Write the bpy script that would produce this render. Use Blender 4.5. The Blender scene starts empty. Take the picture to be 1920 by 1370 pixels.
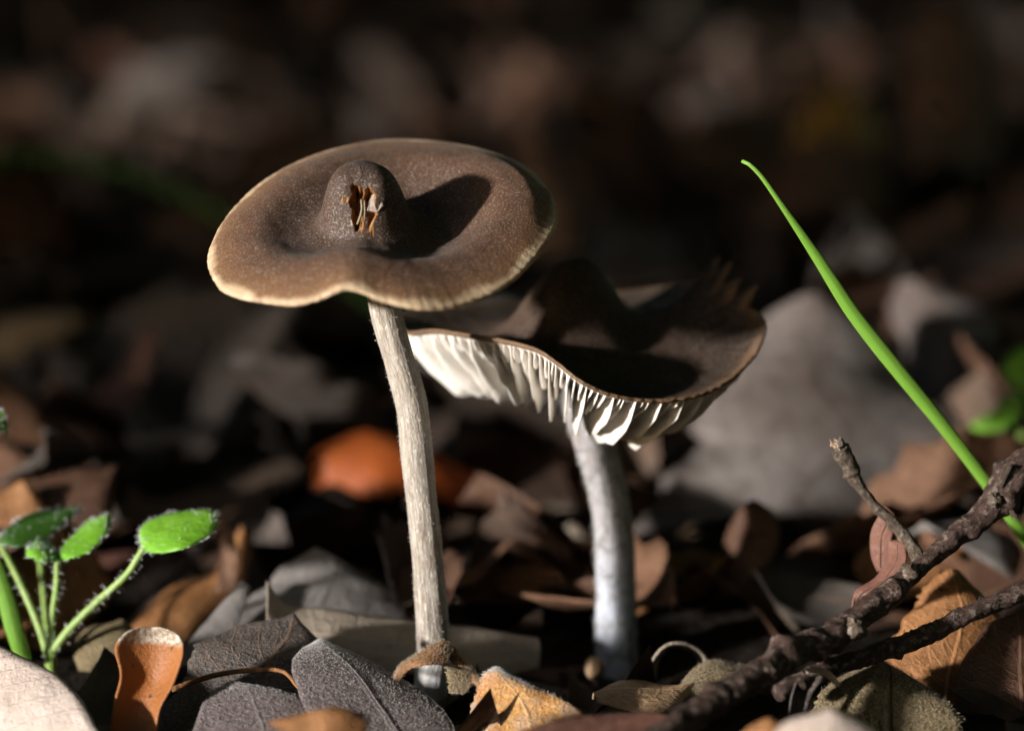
import bpy, math, random
import numpy as np
from mathutils import Vector

# ------------------------------------------------------------------ camera
# all modelling below is in centimetres, written to Blender at real size (metres)
CM = 0.01
PITCH = math.radians(12.0)
FPX = 100.0 / 36.0 * 1920.0
DIST = 41.03
FOC = np.array([0.0, 0.0, 4.65])
FWD = np.array([0.0, math.cos(PITCH), -math.sin(PITCH)])
UP = np.array([0.0, math.sin(PITCH), math.cos(PITCH)])
RIGHT = np.array([1.0, 0.0, 0.0])
CAM = FOC - FWD * DIST

scene = bpy.context.scene
cd = bpy.data.cameras.new('camera'); cam = bpy.data.objects.new('camera', cd)
scene.collection.objects.link(cam); scene.camera = cam
cam.location = Vector(CAM * CM)
cam.rotation_euler = (math.pi / 2 - PITCH, 0, 0)
cd.lens = 100.0; cd.sensor_width = 36.0; cd.clip_start = 0.01; cd.clip_end = 300.0
cd.dof.use_dof = True; cd.dof.focus_distance = 0.406; cd.dof.aperture_fstop = 8.0

# ------------------------------------------------------------------ light
SUN_EL = math.radians(10.2)
SUN_AZ = math.radians(33.0)            # swung from straight left towards the camera side
SUN = Vector((-math.cos(SUN_EL) * math.cos(SUN_AZ), -math.cos(SUN_EL) * math.sin(SUN_AZ), math.sin(SUN_EL)))
world = bpy.data.worlds.new('World'); scene.world = world; world.use_nodes = True
wn = world.node_tree
sky = wn.nodes.new('ShaderNodeTexSky'); sky.sky_type = 'NISHITA'; sky.sun_disc = False
sky.sun_elevation = SUN_EL; sky.sun_rotation = math.atan2(SUN.x, SUN.y)
bg = wn.nodes['Background']; bg.inputs['Strength'].default_value = 0.085
wn.links.new(sky.outputs[0], bg.inputs['Color'])
sl = bpy.data.lights.new('sun', 'SUN'); sl.energy = 5.0; sl.angle = math.radians(3.0); sl.color = (1.0, 0.965, 0.91)
so = bpy.data.objects.new('sun', sl); scene.collection.objects.link(so)
so.rotation_euler = SUN.to_track_quat('Z', 'Y').to_euler(); so.location = (-2, -2, 3)
vs = scene.view_settings
vs.view_transform = 'Standard'; vs.look = 'None'; vs.exposure = 0.7; vs.gamma = 1.0; vs.use_curve_mapping = False

cy = scene.cycles
cy.max_bounces = 3; cy.diffuse_bounces = 2; cy.glossy_bounces = 1; cy.transmission_bounces = 2; cy.transparent_max_bounces = 4
cy.caustics_reflective = False; cy.caustics_refractive = False; cy.use_adaptive_sampling = True; cy.adaptive_threshold = 0.03; cy.adaptive_min_samples = 12
cy.use_denoising = True

rng = np.random.default_rng(7)
random.seed(7)

# ------------------------------------------------------------------ helpers
def W(px, py, y):
    """point of the place (cm) seen at that spot of the photograph, y cm behind the near stem"""
    r = FWD + RIGHT * ((px - 960.0) / FPX) + UP * ((685.0 - py) / FPX)
    return CAM + r * ((y - CAM[1]) / r[1])

def pix(P):
    d = P - CAM
    w = d @ FWD
    return 960 + (d @ RIGHT) / w * FPX, 685 - (d @ UP) / w * FPX

def WL(pts): return np.array([W(*p) for p in pts])

def spline(P, n, closed=False):
    """Catmull-Rom through P resampled evenly by arc length"""
    P = np.asarray(P, float)
    m = len(P)
    if closed: Q = np.vstack([P[-1:], P, P[:2]]); segs = m
    else: Q = np.vstack([2 * P[:1] - P[1:2], P, 2 * P[-1:] - P[-2:-1]]); segs = m - 1
    out = []
    k = 24
    for i in range(segs):
        p0, p1, p2, p3 = Q[i:i + 4]
        t = np.linspace(0, 1, k, endpoint=False)[:, None]
        out.append(0.5 * (2 * p1 + (p2 - p0) * t + (2 * p0 - 5 * p1 + 4 * p2 - p3) * t ** 2 + (3 * p1 - p0 - 3 * p2 + p3) * t ** 3))
    out.append(P[:1] if closed else P[-1:])
    A = np.vstack(out)
    d = np.r_[0, np.cumsum(np.linalg.norm(np.diff(A[:, :3], axis=0), axis=1))]
    tt = np.linspace(0, d[-1], n + 1)[:-1] if closed else np.linspace(0, d[-1], n)
    return np.stack([np.interp(tt, d, A[:, j]) for j in range(A.shape[1])], 1)

def uspline(P, n):
    """Catmull-Rom sampled evenly by parameter (keeps two edges in step)"""
    P = np.asarray(P, float); m = len(P)
    Q = np.vstack([2 * P[:1] - P[1:2], P, 2 * P[-1:] - P[-2:-1]])
    tt = np.linspace(0, m - 1, n)
    i = np.minimum(tt.astype(int), m - 2); t = (tt - i)[:, None]
    p0, p1, p2, p3 = Q[i], Q[i + 1], Q[i + 2], Q[i + 3]
    return 0.5 * (2 * p1 + (p2 - p0) * t + (2 * p0 - 5 * p1 + 4 * p2 - p3) * t ** 2 + (3 * p1 - p0 - 3 * p2 + p3) * t ** 3)

def wob(P, freq, seed, octs=3):
    """smooth pseudo noise at points P (…,3), about -1..1"""
    r = np.random.default_rng(seed)
    out = np.zeros(P.shape[:-1]); a = 1.0; tot = 0
    for o in range(octs):
        for k in range(4):
            d = r.normal(size=3); d /= np.linalg.norm(d)
            out += a * np.sin((P @ d) * freq * (0.7 + 0.6 * r.random()) + r.random() * 6.28)
        tot += a * 1.8; a *= 0.5; freq *= 2.1
    return out / tot

def gnormals(P, cu=False, cv=False):
    if cu: du = np.roll(P, -1, 0) - np.roll(P, 1, 0)
    else: du = np.gradient(P, axis=0)
    if cv: dv = np.roll(P, -1, 1) - np.roll(P, 1, 1)
    else: dv = np.gradient(P, axis=1)
    n = np.cross(du, dv)
    l = np.linalg.norm(n, axis=2, keepdims=True)
    return n / np.maximum(l, 1e-9)

def grid_faces(N, M, cu=False, cv=False, off=0, flip=False):
    i = np.arange(N if cu else N - 1); j = np.arange(M if cv else M - 1)
    I, J = np.meshgrid(i, j, indexing='ij'); I = I.ravel(); J = J.ravel()
    I2 = (I + 1) % N; J2 = (J + 1) % M
    f = np.stack([I * M + J, I2 * M + J, I2 * M + J2, I * M + J2], 1) + off
    return f[:, ::-1] if flip else f

def mesh(name, V, F, mat, UV=None, smooth=True):
    """V in cm, F quads; UV per vertex"""
    V = np.asarray(V, float) * CM; F = np.asarray(F, int)
    me = bpy.data.meshes.new(name)
    k = F.shape[1]
    me.vertices.add(len(V)); me.vertices.foreach_set('co', V.ravel())
    me.loops.add(F.size); me.loops.foreach_set('vertex_index', F.ravel())
    me.polygons.add(len(F)); me.polygons.foreach_set('loop_start', np.arange(0, F.size, k))
    me.polygons.foreach_set('loop_total', np.full(len(F), k))
    if UV is not None:
        ul = me.uv_layers.new(name='UVMap'); ul.data.foreach_set('uv', np.asarray(UV, float)[F.ravel()].ravel())
    me.update(calc_edges=True); me.validate()
    if smooth: me.polygons.foreach_set('use_smooth', np.ones(len(me.polygons), bool))
    if mat: me.materials.append(mat)
    return me

COL = scene.collection
def tag(o, label=None, cat=None, group=None, kind=None):
    if label: o['label'] = label
    if cat: o['category'] = cat
    if group: o['group'] = group
    if kind: o['kind'] = kind
    return o

def thing(name, loc, label, cat, group=None):
    o = bpy.data.objects.new(name, None); o.empty_display_size = 0.005
    COL.objects.link(o); o.location = Vector(np.asarray(loc) * CM)
    return tag(o, label, cat, group)

def world_off(o):
    v = np.zeros(3)
    while o is not None:
        v += np.array(o.location) / CM; o = o.parent
    return v

def part(name, V, F, mat, parent, UV=None, kind=None, smooth=True):
    off = world_off(parent)
    me = mesh(name, np.asarray(V) - off, F, mat, UV, smooth)
    o = bpy.data.objects.new(name, me); COL.objects.link(o); o.parent = parent
    if kind: o['kind'] = kind
    return o

def single(name, V, F, mat, label=None, cat=None, group=None, kind=None, UV=None, smooth=True):
    V = np.asarray(V); base = np.array([V[:, 0].mean(), V[:, 1].mean(), V[:, 2].min()])
    me = mesh(name, V - base, F, mat, UV, smooth)
    o = bpy.data.objects.new(name, me); COL.objects.link(o); o.location = Vector(base * CM)
    return tag(o, label, cat, group, kind)

def shell(P, th, cu=False, cv=False, UV=None):
    """closed sheet with thickness th (cm; scalar or grid) round the grid P"""
    N, M = P.shape[:2]
    n = gnormals(P, cu, cv)
    t = (np.zeros((N, M)) + th)[..., None] * 0.5
    V = np.vstack([(P + n * t).reshape(-1, 3), (P - n * t).reshape(-1, 3)])
    F = [grid_faces(N, M, cu, cv), grid_faces(N, M, cu, cv, N * M, True)]
    o = N * M
    def strip(idx):
        a, b = idx[:-1], idx[1:]
        F.append(np.stack([a, a + o, b + o, b], 1))
    if not cv:
        I = np.arange(N + (1 if cu else 0)) % N
        strip(I * M); strip((I * M + M - 1)[::-1])
    if not cu:
        J = np.arange(M + (1 if cv else 0)) % M
        strip(J[::-1]); strip(((N - 1) * M + J))
    if UV is None:
        u, v = np.meshgrid(np.linspace(0, 1, N), np.linspace(0, 1, M), indexing='ij')
        UV = np.stack([u, v], -1)
    return V, np.vstack(F), np.vstack([UV.reshape(-1, 2)] * 2)

def tube(C, R, ring=20, closed_ends=True, lump=None):
    """tube along C (N,3) with radii R (N,), returns V,F,UV; lump(u,v)->factor"""
    C = np.asarray(C, float); N = len(C); R = np.zeros(N) + R
    T = np.gradient(C, axis=0); T /= np.linalg.norm(T, axis=1, keepdims=True)
    ref = np.array([0.0, 1.0, 0.0]) if abs(T[0, 1]) < 0.8 else np.array([1.0, 0, 0])
    fr = []
    for t in T:
        ref = ref - t * (ref @ t); ref = ref / np.linalg.norm(ref); fr.append(ref)
    X = np.array(fr); Y = np.cross(T, X)
    a = np.linspace(0, 2 * math.pi, ring, endpoint=False)
    rad = R[:, None] * np.ones((1, ring))
    if lump is not None:
        rad = rad * lump(a[None, :], np.linspace(0, 1, N)[:, None])
    P = C[:, None] + (np.cos(a)[None, :, None] * X[:, None] + np.sin(a)[None, :, None] * Y[:, None]) * rad[..., None]
    if closed_ends:
        P = np.concatenate([C[:1, None] + (P[:1] - C[:1, None]) * 0.05, P, C[-1:, None] + (P[-1:] - C[-1:, None]) * 0.05], 0)
    n = P.shape[0]
    u, v = np.meshgrid(np.linspace(0, 1, n), np.arange(ring) / ring, indexing='ij')
    return P.reshape(-1, 3), grid_faces(n, ring, False, True), np.stack([v, u], -1).reshape(-1, 2), P

def spikes(P0, D, L, r):
    """thin hairs from points P0 along D with lengths L"""
    n = len(P0)
    D = D / np.linalg.norm(D, axis=1, keepdims=True)
    a = np.cross(D, np.array([0.3, 0.5, 0.81])); a /= np.maximum(np.linalg.norm(a, axis=1, keepdims=True), 1e-6)
    b = np.cross(D, a)
    tip = P0 + D * L[:, None]
    bend = rng.normal(0, 0.12, (n, 3)) * L[:, None]
    V = []
    for k in range(3):
        an = k * 2.0944
        V.append(P0 + (a * math.cos(an) + b * math.sin(an)) * r - D * L[:, None] * 0.05)
    for k in range(3):
        an = k * 2.0944
        V.append(P0 + D * L[:, None] * 0.55 + bend + (a * math.cos(an) + b * math.sin(an)) * r * 0.6)
    V.append(tip)
    V = np.stack(V, 1).reshape(-1, 3)
    o = (np.arange(n) * 7)[:, None]
    F = [np.hstack([o + x, o + y, o + z]) for x, y, z in
         ((0, 1, 4), (0, 4, 3), (1, 2, 5), (1, 5, 4), (2, 0, 3), (2, 3, 5), (3, 4, 6), (4, 5, 6), (5, 3, 6))]
    return V, np.vstack(F)

# ------------------------------------------------------------------ materials
class NT:
    def __init__(s, name):
        s.m = bpy.data.materials.new(name); s.m.use_nodes = True
        s.t = s.m.node_tree; s.b = s.t.nodes['Principled BSDF']
    def n(s, ty, **kw):
        x = s.t.nodes.new(ty)
        for k, v in kw.items():
            if k in x.inputs: x.inputs[k].default_value = v
            else: setattr(x, k, v)
        return x
    def l(s, a, b): s.t.links.new(a, b)
    def coords(s, kind='Object', scale=(1, 1, 1)):
        tc = s.n('ShaderNodeTexCoord'); mp = s.n('ShaderNodeMapping'); mp.inputs['Scale'].default_value = scale
        s.l(tc.outputs[kind], mp.inputs['Vector']); return mp.outputs[0]
    def noise(s, vec, scale, detail=4, rough=0.55):
        x = s.n('ShaderNodeTexNoise'); x.inputs['Scale'].default_value = scale
        x.inputs['Detail'].default_value = detail; x.inputs['Roughness'].default_value = rough
        s.l(vec, x.inputs['Vector']); return x.outputs['Fac']
    def ramp(s, fac, stops, interp='LINEAR'):
        x = s.n('ShaderNodeValToRGB'); e = x.color_ramp.elements; x.color_ramp.interpolation = interp
        while len(e) < len(stops): e.new(0.5)
        for el, (p, c) in zip(e, stops):
            el.position = p; el.color = (c, c, c, 1) if isinstance(c, (int, float)) else (*c, 1)
        s.l(fac, x.inputs[0]); return x.outputs[0]
    def mix(s, fac, a, b, mode='MIX'):
        x = s.n('ShaderNodeMix'); x.data_type = 'RGBA'; x.blend_type = mode
        for sock, v in ((x.inputs[0], fac), (x.inputs[6], a), (x.inputs[7], b)):
            if hasattr(v, 'links'): s.l(v, sock)
            elif isinstance(v, (int, float)): sock.default_value = v
            else: sock.default_value = (*v, 1)
        return x.outputs[2]
    def math(s, op, a, b=0.0):
        x = s.n('ShaderNodeMath'); x.operation = op
        for sock, v in ((x.inputs[0], a), (x.inputs[1], b)):
            if hasattr(v, 'links'): s.l(v, sock)
            else: sock.default_value = v
        return x.outputs[0]
    def bump(s, h, strength, dist, prev=None):
        x = s.n('ShaderNodeBump'); x.inputs['Strength'].default_value = strength; x.inputs['Distance'].default_value = dist
        s.l(h, x.inputs['Height'])
        if prev is not None: s.l(prev, x.inputs['Normal'])
        return x.outputs[0]
    def fin(s, col=None, rough=None, normal=None, sss=0, rad=(1, .6, .4), sscale=0.001, spec=0.3, sheen=0, trans=0):
        b = s.b
        if col is not None:
            if hasattr(col, 'links'): s.l(col, b.inputs['Base Color'])
            else: b.inputs['Base Color'].default_value = (*col, 1)
        if rough is not None:
            if hasattr(rough, 'links'): s.l(rough, b.inputs['Roughness'])
            else: b.inputs['Roughness'].default_value = rough
        if normal is not None: s.l(normal, b.inputs['Normal'])
        b.inputs['Specular IOR Level'].default_value = spec
        if sss:
            b.inputs['Subsurface Weight'].default_value = sss
            b.inputs['Subsurface Radius'].default_value = rad; b.inputs['Subsurface Scale'].default_value = sscale
        if sheen:
            b.inputs['Sheen Weight'].default_value = sheen; b.inputs['Sheen Roughness'].default_value = 0.4
        if trans:
            tr = s.n('ShaderNodeBsdfTranslucent'); mx = s.n('ShaderNodeMixShader'); mx.inputs[0].default_value = trans
            if hasattr(col, 'links'): s.l(col, tr.inputs['Color'])
            else: tr.inputs['Color'].default_value = (*col, 1)
            out = s.t.nodes['Material Output']
            s.l(b.outputs[0], mx.inputs[1]); s.l(tr.outputs[0], mx.inputs[2]); s.l(mx.outputs[0], out.inputs['Surface'])
        return s.m

def cap_material(name, dark, mid, edge, rim, spec=0.3, sheen=0.04, scurf=0.30):
    m = NT(name)
    uv = m.coords('UV'); ob = m.coords('Object')
    sep = m.n('ShaderNodeSeparateXYZ'); m.l(uv, sep.inputs[0])
    v = sep.outputs['Y']
    big = m.noise(ob, 140, 3)
    vv = m.math('ADD', v, m.math('MULTIPLY', m.math('SUBTRACT', big, 0.5), 0.16))
    col = m.ramp(vv, [(0.0, dark), (0.40, dark), (0.80, mid), (0.955, edge), (0.99, rim), (1.0, rim)])
    fib = m.noise(m.coords('UV', (260, 7, 1)), 1.0, 3, 0.6)          # fibrils running from the centre outwards
    col = m.mix(m.math('MULTIPLY', m.ramp(fib, [(0.35, 0.0), (0.7, 1.0)]), 0.10), col, (0.26, 0.20, 0.16))
    stri = m.noise(m.coords('UV', (150, 1.5, 1)), 1.0, 1, 0.5)       # striate margin
    smask = m.ramp(v, [(0.90, 0.0), (0.97, 1.0)])
    col = m.mix(m.math('MULTIPLY', m.math('MULTIPLY', smask, m.ramp(stri, [(0.4, 0.0), (0.55, 1.0)])), 0.22), col, (0.22, 0.13, 0.06))
    sp = m.noise(ob, 3600, 2, 0.7)                                   # silvery scurf
    spk = m.ramp(sp, [(0.55, 0.0), (0.66, 1.0)])
    col = m.mix(m.math('MULTIPLY', spk, scurf), col, (0.62, 0.58, 0.54))
    f2 = m.noise(ob, 2600, 3, 0.7)
    nb = m.bump(f2, 0.55, 0.0003)
    nb = m.bump(fib, 0.08, 0.0003, nb)
    nb = m.bump(m.math('MULTIPLY', stri, smask), 0.3, 0.0005, nb)
    return m.fin(col, m.ramp(sp, [(0.4, 0.62), (0.7, 0.38)]), nb, sss=0.22, rad=(1.0, 0.45, 0.2), sscale=0.0016, spec=spec, sheen=sheen)

def stem_material(name, stops, streak, white=0.5, mottle=0.3, mcol=(0.13, 0.10, 0.085)):
    m = NT(name)
    uv = m.coords('UV'); sep = m.n('ShaderNodeSeparateXYZ'); m.l(uv, sep.inputs[0])
    base = m.ramp(sep.outputs['Y'], stops)
    st = m.noise(m.coords('UV', (30, 16, 1)), 1.0, 6, 0.72)
    col = m.mix(m.math('MULTIPLY', m.ramp(st, [(0.4, 0.0), (0.62, 1.0)]), 0.75), base, streak)
    mo = m.noise(m.coords('UV', (9, 26, 1)), 1.0, 4, 0.65)
    col = m.mix(m.math('MULTIPLY', m.ramp(mo, [(0.50, 0.0), (0.60, 1.0)]), mottle), col, mcol)
    sp = m.noise(m.coords('UV', (46, 60, 1)), 1.0, 2, 0.5)
    col = m.mix(m.math('MULTIPLY', m.ramp(sp, [(0.60, 0.0), (0.72, 1.0)]), white), col, (0.86, 0.83, 0.78))
    fine = m.noise(m.coords('Object'), 3000, 3, 0.65)
    nb = m.bump(fine, 0.35, 0.0003); nb = m.bump(st, 0.35, 0.0004, nb); nb = m.bump(sp, 0.5, 0.0003, nb)
    return m.fin(col, 0.5, nb, sss=0.3, rad=(1.0, 0.6, 0.35), sscale=0.0016, spec=0.35, sheen=0.1)

def gill_material(name, a, b):
    m = NT(name)
    ob = m.coords('Object')
    col = m.mix(m.noise(ob, 400, 3), a, b)
    st = m.noise(m.coords('UV', (4, 30, 1)), 1.0, 3)
    nb = m.bump(st, 0.15, 0.0003); nb = m.bump(m.noise(ob, 2600, 2), 0.12, 0.0002, nb)
    return m.fin(col, 0.55, nb, sss=0.08, rad=(1.0, 0.75, 0.55), sscale=0.001, spec=0.3, trans=0.09)

def leaf_material(name, a, b, vein=None, fuzz=0.5, rough=0.65, spots=0.35, trans=0.06, nside=9, veinamt=0.5, spec=0.3, fscale=2200, pale=None, net_amt=0.3):
    """u = along the blade, v = across (0..1, midrib at .5)"""
    m = NT(name)
    vein = vein or tuple(min(1, x * 1.9) for x in b)
    ob = m.coords('Object')
    oi = m.n('ShaderNodeObjectInfo')
    off = m.n('ShaderNodeVectorMath'); off.operation = 'ADD'
    m.l(ob, off.inputs[0]); m.l(oi.outputs['Random'], off.inputs[1]); ob = off.outputs[0]
    n1 = m.noise(ob, 75, 5, 0.6)
    col = m.mix(m.ramp(n1, [(0.33, 0.0), (0.66, 1.0)]), a, b)
    n2 = m.noise(ob, 330, 4, 0.65)
    col = m.mix(m.math('MULTIPLY', m.ramp(n2, [(0.52, 0.0), (0.68, 1.0)]), spots), col, tuple(x * 0.32 for x in a))
    if pale is not None:
        n4 = m.noise(ob, 160, 5, 0.7)
        col = m.mix(m.math('MULTIPLY', m.ramp(n4, [(0.5, 0.0), (0.62, 1.0)]), 0.6), col, pale)
    uv = m.coords('UV'); sep = m.n('ShaderNodeSeparateXYZ'); m.l(uv, sep.inputs[0])
    av = m.math('ABSOLUTE', m.math('SUBTRACT', sep.outputs['Y'], 0.5))
    ph = m.math('SUBTRACT', m.math('MULTIPLY', sep.outputs['X'], nside), m.math('MULTIPLY', av, 5.0))
    ph = m.math('ADD', ph, m.math('MULTIPLY', n1, 1.1))
    tri = m.math('ABSOLUTE', m.math('SUBTRACT', m.math('FRACT', ph), 0.5))
    sv = m.ramp(tri, [(0.0, 1.0), (0.07, 0.0)])
    mv = m.ramp(av, [(0.008, 1.0), (0.022, 0.0)])
    vm = m.math('MAXIMUM', m.math('MULTIPLY', sv, 0.55), mv)
    net = m.n('ShaderNodeTexVoronoi'); net.feature = 'DISTANCE_TO_EDGE'; net.inputs['Scale'].default_value = 420
    m.l(ob, net.inputs['Vector'])
    nv = m.ramp(net.outputs['Distance'], [(0.0, 1.0), (0.12, 0.0)])
    col = m.mix(m.math('MULTIPLY', vm, veinamt), col, vein)
    col = m.mix(m.math('MULTIPLY', nv, veinamt * 0.28), col, vein)
    fz = m.noise(ob, fscale, 3, 0.7)
    if fuzz > 0.6:
        col = m.mix(m.math('MULTIPLY', m.ramp(fz, [(0.5, 0.0), (0.68, 1.0)]), 0.5), col, tuple(min(1, x * 2.1 + 0.05) for x in b))
    nb = m.bump(fz, fuzz, 0.0004)
    nb = m.bump(m.math('MAXIMUM', vm, m.math('MULTIPLY', nv, net_amt)), 0.4, 0.0005, nb)
    nb = m.bump(n2, 0.35, 0.0014, nb)
    return m.fin(col, rough, nb, spec=spec, trans=trans)

def simple_material(name, a, b, scale=300, rough=0.6, bump=0.4, dist=0.0005, spec=0.3, trans=0, sss=0, fine=0):
    m = NT(name); ob = m.coords('Object')
    n = m.noise(ob, scale, 5, 0.6)
    col = m.mix(m.ramp(n, [(0.3, 0.0), (0.7, 1.0)]), a, b)
    nb = m.bump(n, bump, dist)
    if fine: nb = m.bump(m.noise(ob, fine, 3, 0.6), 0.4, 0.0003, nb)
    return m.fin(col, rough, nb, spec=spec, trans=trans, sss=sss)

def bark_material(name, a, b, c):
    m = NT(name)
    ob = m.coords('Object')
    st = m.noise(m.coords('UV', (9, 22, 1)), 1.0, 6, 0.7)
    n = m.noise(ob, 900, 4, 0.65)
    col = m.mix(m.ramp(st, [(0.35, 0.0), (0.65, 1.0)]), a, b)
    col = m.mix(m.math('MULTIPLY', m.ramp(n, [(0.52, 0.0), (0.66, 1.0)]), 0.75), col, c)
    nb = m.bump(n, 0.8, 0.0006); nb = m.bump(st, 0.8, 0.001, nb)
    return m.fin(col, 0.62, nb, spec=0.35)

def grass_material(name, a, b, trans=0.25):
    m = NT(name)
    st = m.noise(m.coords('UV', (1.0, 30, 1)), 1.0, 2)
    col = m.mix(st, a, b)
    nb = m.bump(st, 0.35, 0.0003)
    nb = m.bump(m.noise(m.coords('Object'), 2500, 2), 0.12, 0.0002, nb)
    return m.fin(col, 0.42, nb, spec=0.4, trans=trans)

M = {}
M['cap_a'] = cap_material('silky_brown_cap', (0.050, 0.025, 0.0155), (0.092, 0.041, 0.019), (0.18, 0.086, 0.036), (0.60, 0.44, 0.28))
M['cap_b'] = cap_material('shade_painted_brown_cap', (0.050, 0.028, 0.019), (0.026, 0.015, 0.010), (0.034, 0.020, 0.013), (0.13, 0.075, 0.043), 0.14, 0.0, 0.2)  # paler knob and darker bowl: light and shade put into the colour
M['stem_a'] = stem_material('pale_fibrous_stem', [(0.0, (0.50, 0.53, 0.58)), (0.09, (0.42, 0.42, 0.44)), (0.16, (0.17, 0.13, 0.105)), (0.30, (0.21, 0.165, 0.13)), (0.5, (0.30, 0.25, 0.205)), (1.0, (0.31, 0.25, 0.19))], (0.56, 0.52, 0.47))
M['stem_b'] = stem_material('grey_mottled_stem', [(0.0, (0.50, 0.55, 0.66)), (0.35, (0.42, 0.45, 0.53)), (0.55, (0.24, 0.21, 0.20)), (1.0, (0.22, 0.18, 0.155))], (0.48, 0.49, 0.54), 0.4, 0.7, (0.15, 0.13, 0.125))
M['gill'] = gill_material('cream_gill', (0.84, 0.77, 0.69), (0.90, 0.85, 0.79))
M['flesh'] = simple_material('orange_brown_flesh', (0.20, 0.085, 0.025), (0.34, 0.16, 0.055), 500, 0.5, 0.3, sss=0.2)
M['white_flesh'] = simple_material('cream_torn_flesh', (0.22, 0.165, 0.13), (0.40, 0.34, 0.30), 900, 0.6, 0.3)
M['fluff'] = simple_material('white_fluff', (0.62, 0.60, 0.58), (0.74, 0.72, 0.70), 500, 0.7, 0.1)
M['tanfluff'] = simple_material('tan_fluff', (0.34, 0.27, 0.19), (0.45, 0.38, 0.29), 500, 0.7, 0.1)
M['soil'] = simple_material('dark_soil', (0.010, 0.008, 0.006), (0.028, 0.020, 0.015), 260, 0.9, 0.9, 0.004, spec=0.1)
M['bark'] = bark_material('purple_brown_bark', (0.028, 0.016, 0.013), (0.075, 0.042, 0.032), (0.26, 0.20, 0.165))
M['bark_dry'] = bark_material('grey_dry_bark', (0.04, 0.028, 0.02), (0.12, 0.085, 0.06), (0.28, 0.23, 0.18))
M['wood'] = simple_material('torn_wood', (0.36, 0.24, 0.14), (0.55, 0.42, 0.30), 1200, 0.7, 0.5)
M['straw'] = simple_material('dry_straw', (0.30, 0.23, 0.15), (0.45, 0.37, 0.26), 500, 0.6, 0.4)
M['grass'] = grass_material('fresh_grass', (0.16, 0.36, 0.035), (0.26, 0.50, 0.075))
M['grass_dark'] = grass_material('shade_painted_grass', (0.03, 0.09, 0.010), (0.045, 0.12, 0.015), 0.1)  # shade put into the colour: a darker copy of the grass green
M['seedling'] = leaf_material('seedling_green', (0.16, 0.42, 0.02), (0.26, 0.56, 0.045), (0.34, 0.62, 0.12), 0.25, 0.4, 0.0, 0.3, 7, 0.35, 0.45, net_amt=0.0)
M['petiole'] = simple_material('pale_green_stalk', (0.17, 0.30, 0.05), (0.30, 0.40, 0.12), 400, 0.45, 0.2, spec=0.4, sss=0.2)
M['hair'] = simple_material('silver_hair', (0.72, 0.76, 0.80), (0.80, 0.82, 0.85), 500, 0.35, 0.0, spec=0.6)
# dead leaves
LM = leaf_material
M['greybig'] = LM('blotched_grey_brown_leaf', (0.095, 0.07, 0.06), (0.20, 0.175, 0.165), (0.09, 0.06, 0.05), 0.5, 0.75, 0.6, 0.04, 7, 0.5)
M['pale'] = LM('pale_beige_leaf', (0.58, 0.46, 0.40), (0.66, 0.55, 0.49), (0.50, 0.38, 0.31), 0.6, 0.6, 0.35, 0.1, veinamt=0.3, net_amt=0.08)
def spoon_material():
    m = NT('russet_leaf_with_felted_tip'); ob = m.coords('Object')
    sep = m.n('ShaderNodeSeparateXYZ'); m.l(m.coords('UV'), sep.inputs[0])
    n1 = m.noise(ob, 120, 4); n2 = m.noise(ob, 1500, 3, 0.7)
    base = m.mix(n1, (0.26, 0.085, 0.022), (0.40, 0.155, 0.045))
    base = m.mix(m.ramp(m.noise(ob, 700, 2), [(0.68, 0.0), (0.74, 1.0)]), base, (0.07, 0.03, 0.015))
    felt = m.mix(m.ramp(n2, [(0.4, 0.0), (0.62, 1.0)]), (0.26, 0.19, 0.13), (0.62, 0.54, 0.45))
    f = m.ramp(m.math('ADD', sep.outputs['X'], m.math('MULTIPLY', m.math('SUBTRACT', n1, 0.5), 0.10)), [(0.70, 0.0), (0.76, 1.0)])
    nb = m.bump(n2, 0.6, 0.0004)
    return m.fin(m.mix(f, base, felt), 0.5, nb, spec=0.35, trans=0.12)
M['spoon'] = spoon_material()
M['spoonback'] = LM('silver_felt_leaf', (0.34, 0.27, 0.20), (0.52, 0.44, 0.36), None, 0.9, 0.8, 0.3, 0.0, veinamt=0.1)
M['slate'] = LM('dark_slate_leaf', (0.055, 0.046, 0.042), (0.10, 0.083, 0.075), (0.34, 0.16, 0.06), 0.9, 0.7, 0.5, 0.03, 6, 0.30)
M['plum'] = LM('plum_grey_felt_leaf', (0.085, 0.062, 0.062), (0.135, 0.105, 0.105), (0.22, 0.19, 0.18), 1.0, 0.7, 0.35, 0.03, 8, 0.4)
M['grey'] = LM('soft_grey_leaf', (0.14, 0.125, 0.12), (0.20, 0.18, 0.17), (0.10, 0.085, 0.08), 0.5, 0.75, 0.25, 0.04, veinamt=0.3)
M['greytan'] = LM('grey_tan_leaf', (0.26, 0.21, 0.165), (0.34, 0.28, 0.225), (0.42, 0.33, 0.24), 0.4, 0.7, 0.3, 0.06)
M['orange'] = LM('orange_brown_leaf', (0.30, 0.060, 0.010), (0.38, 0.085, 0.014), (0.42, 0.14, 0.05), 0.3, 0.45, 0.2, 0.12)
M['rust'] = LM('rust_brown_leaf', (0.20, 0.085, 0.03), (0.32, 0.15, 0.06), None, 0.5, 0.6, 0.4, 0.1)
M['tan'] = LM('tan_leaf', (0.34, 0.21, 0.115), (0.46, 0.31, 0.19), None, 0.4, 0.6, 0.35, 0.1)
M['moss'] = LM('olive_brown_felt_leaf', (0.13, 0.095, 0.045), (0.22, 0.165, 0.09), (0.30, 0.24, 0.15), 1.0, 0.75, 0.5, 0.04, 6, 0.4)
M['pink'] = LM('rosy_brown_leaf', (0.11, 0.050, 0.036), (0.19, 0.088, 0.064), None, 0.35, 0.55, 0.25, 0.1, net_amt=0.05)
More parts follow.
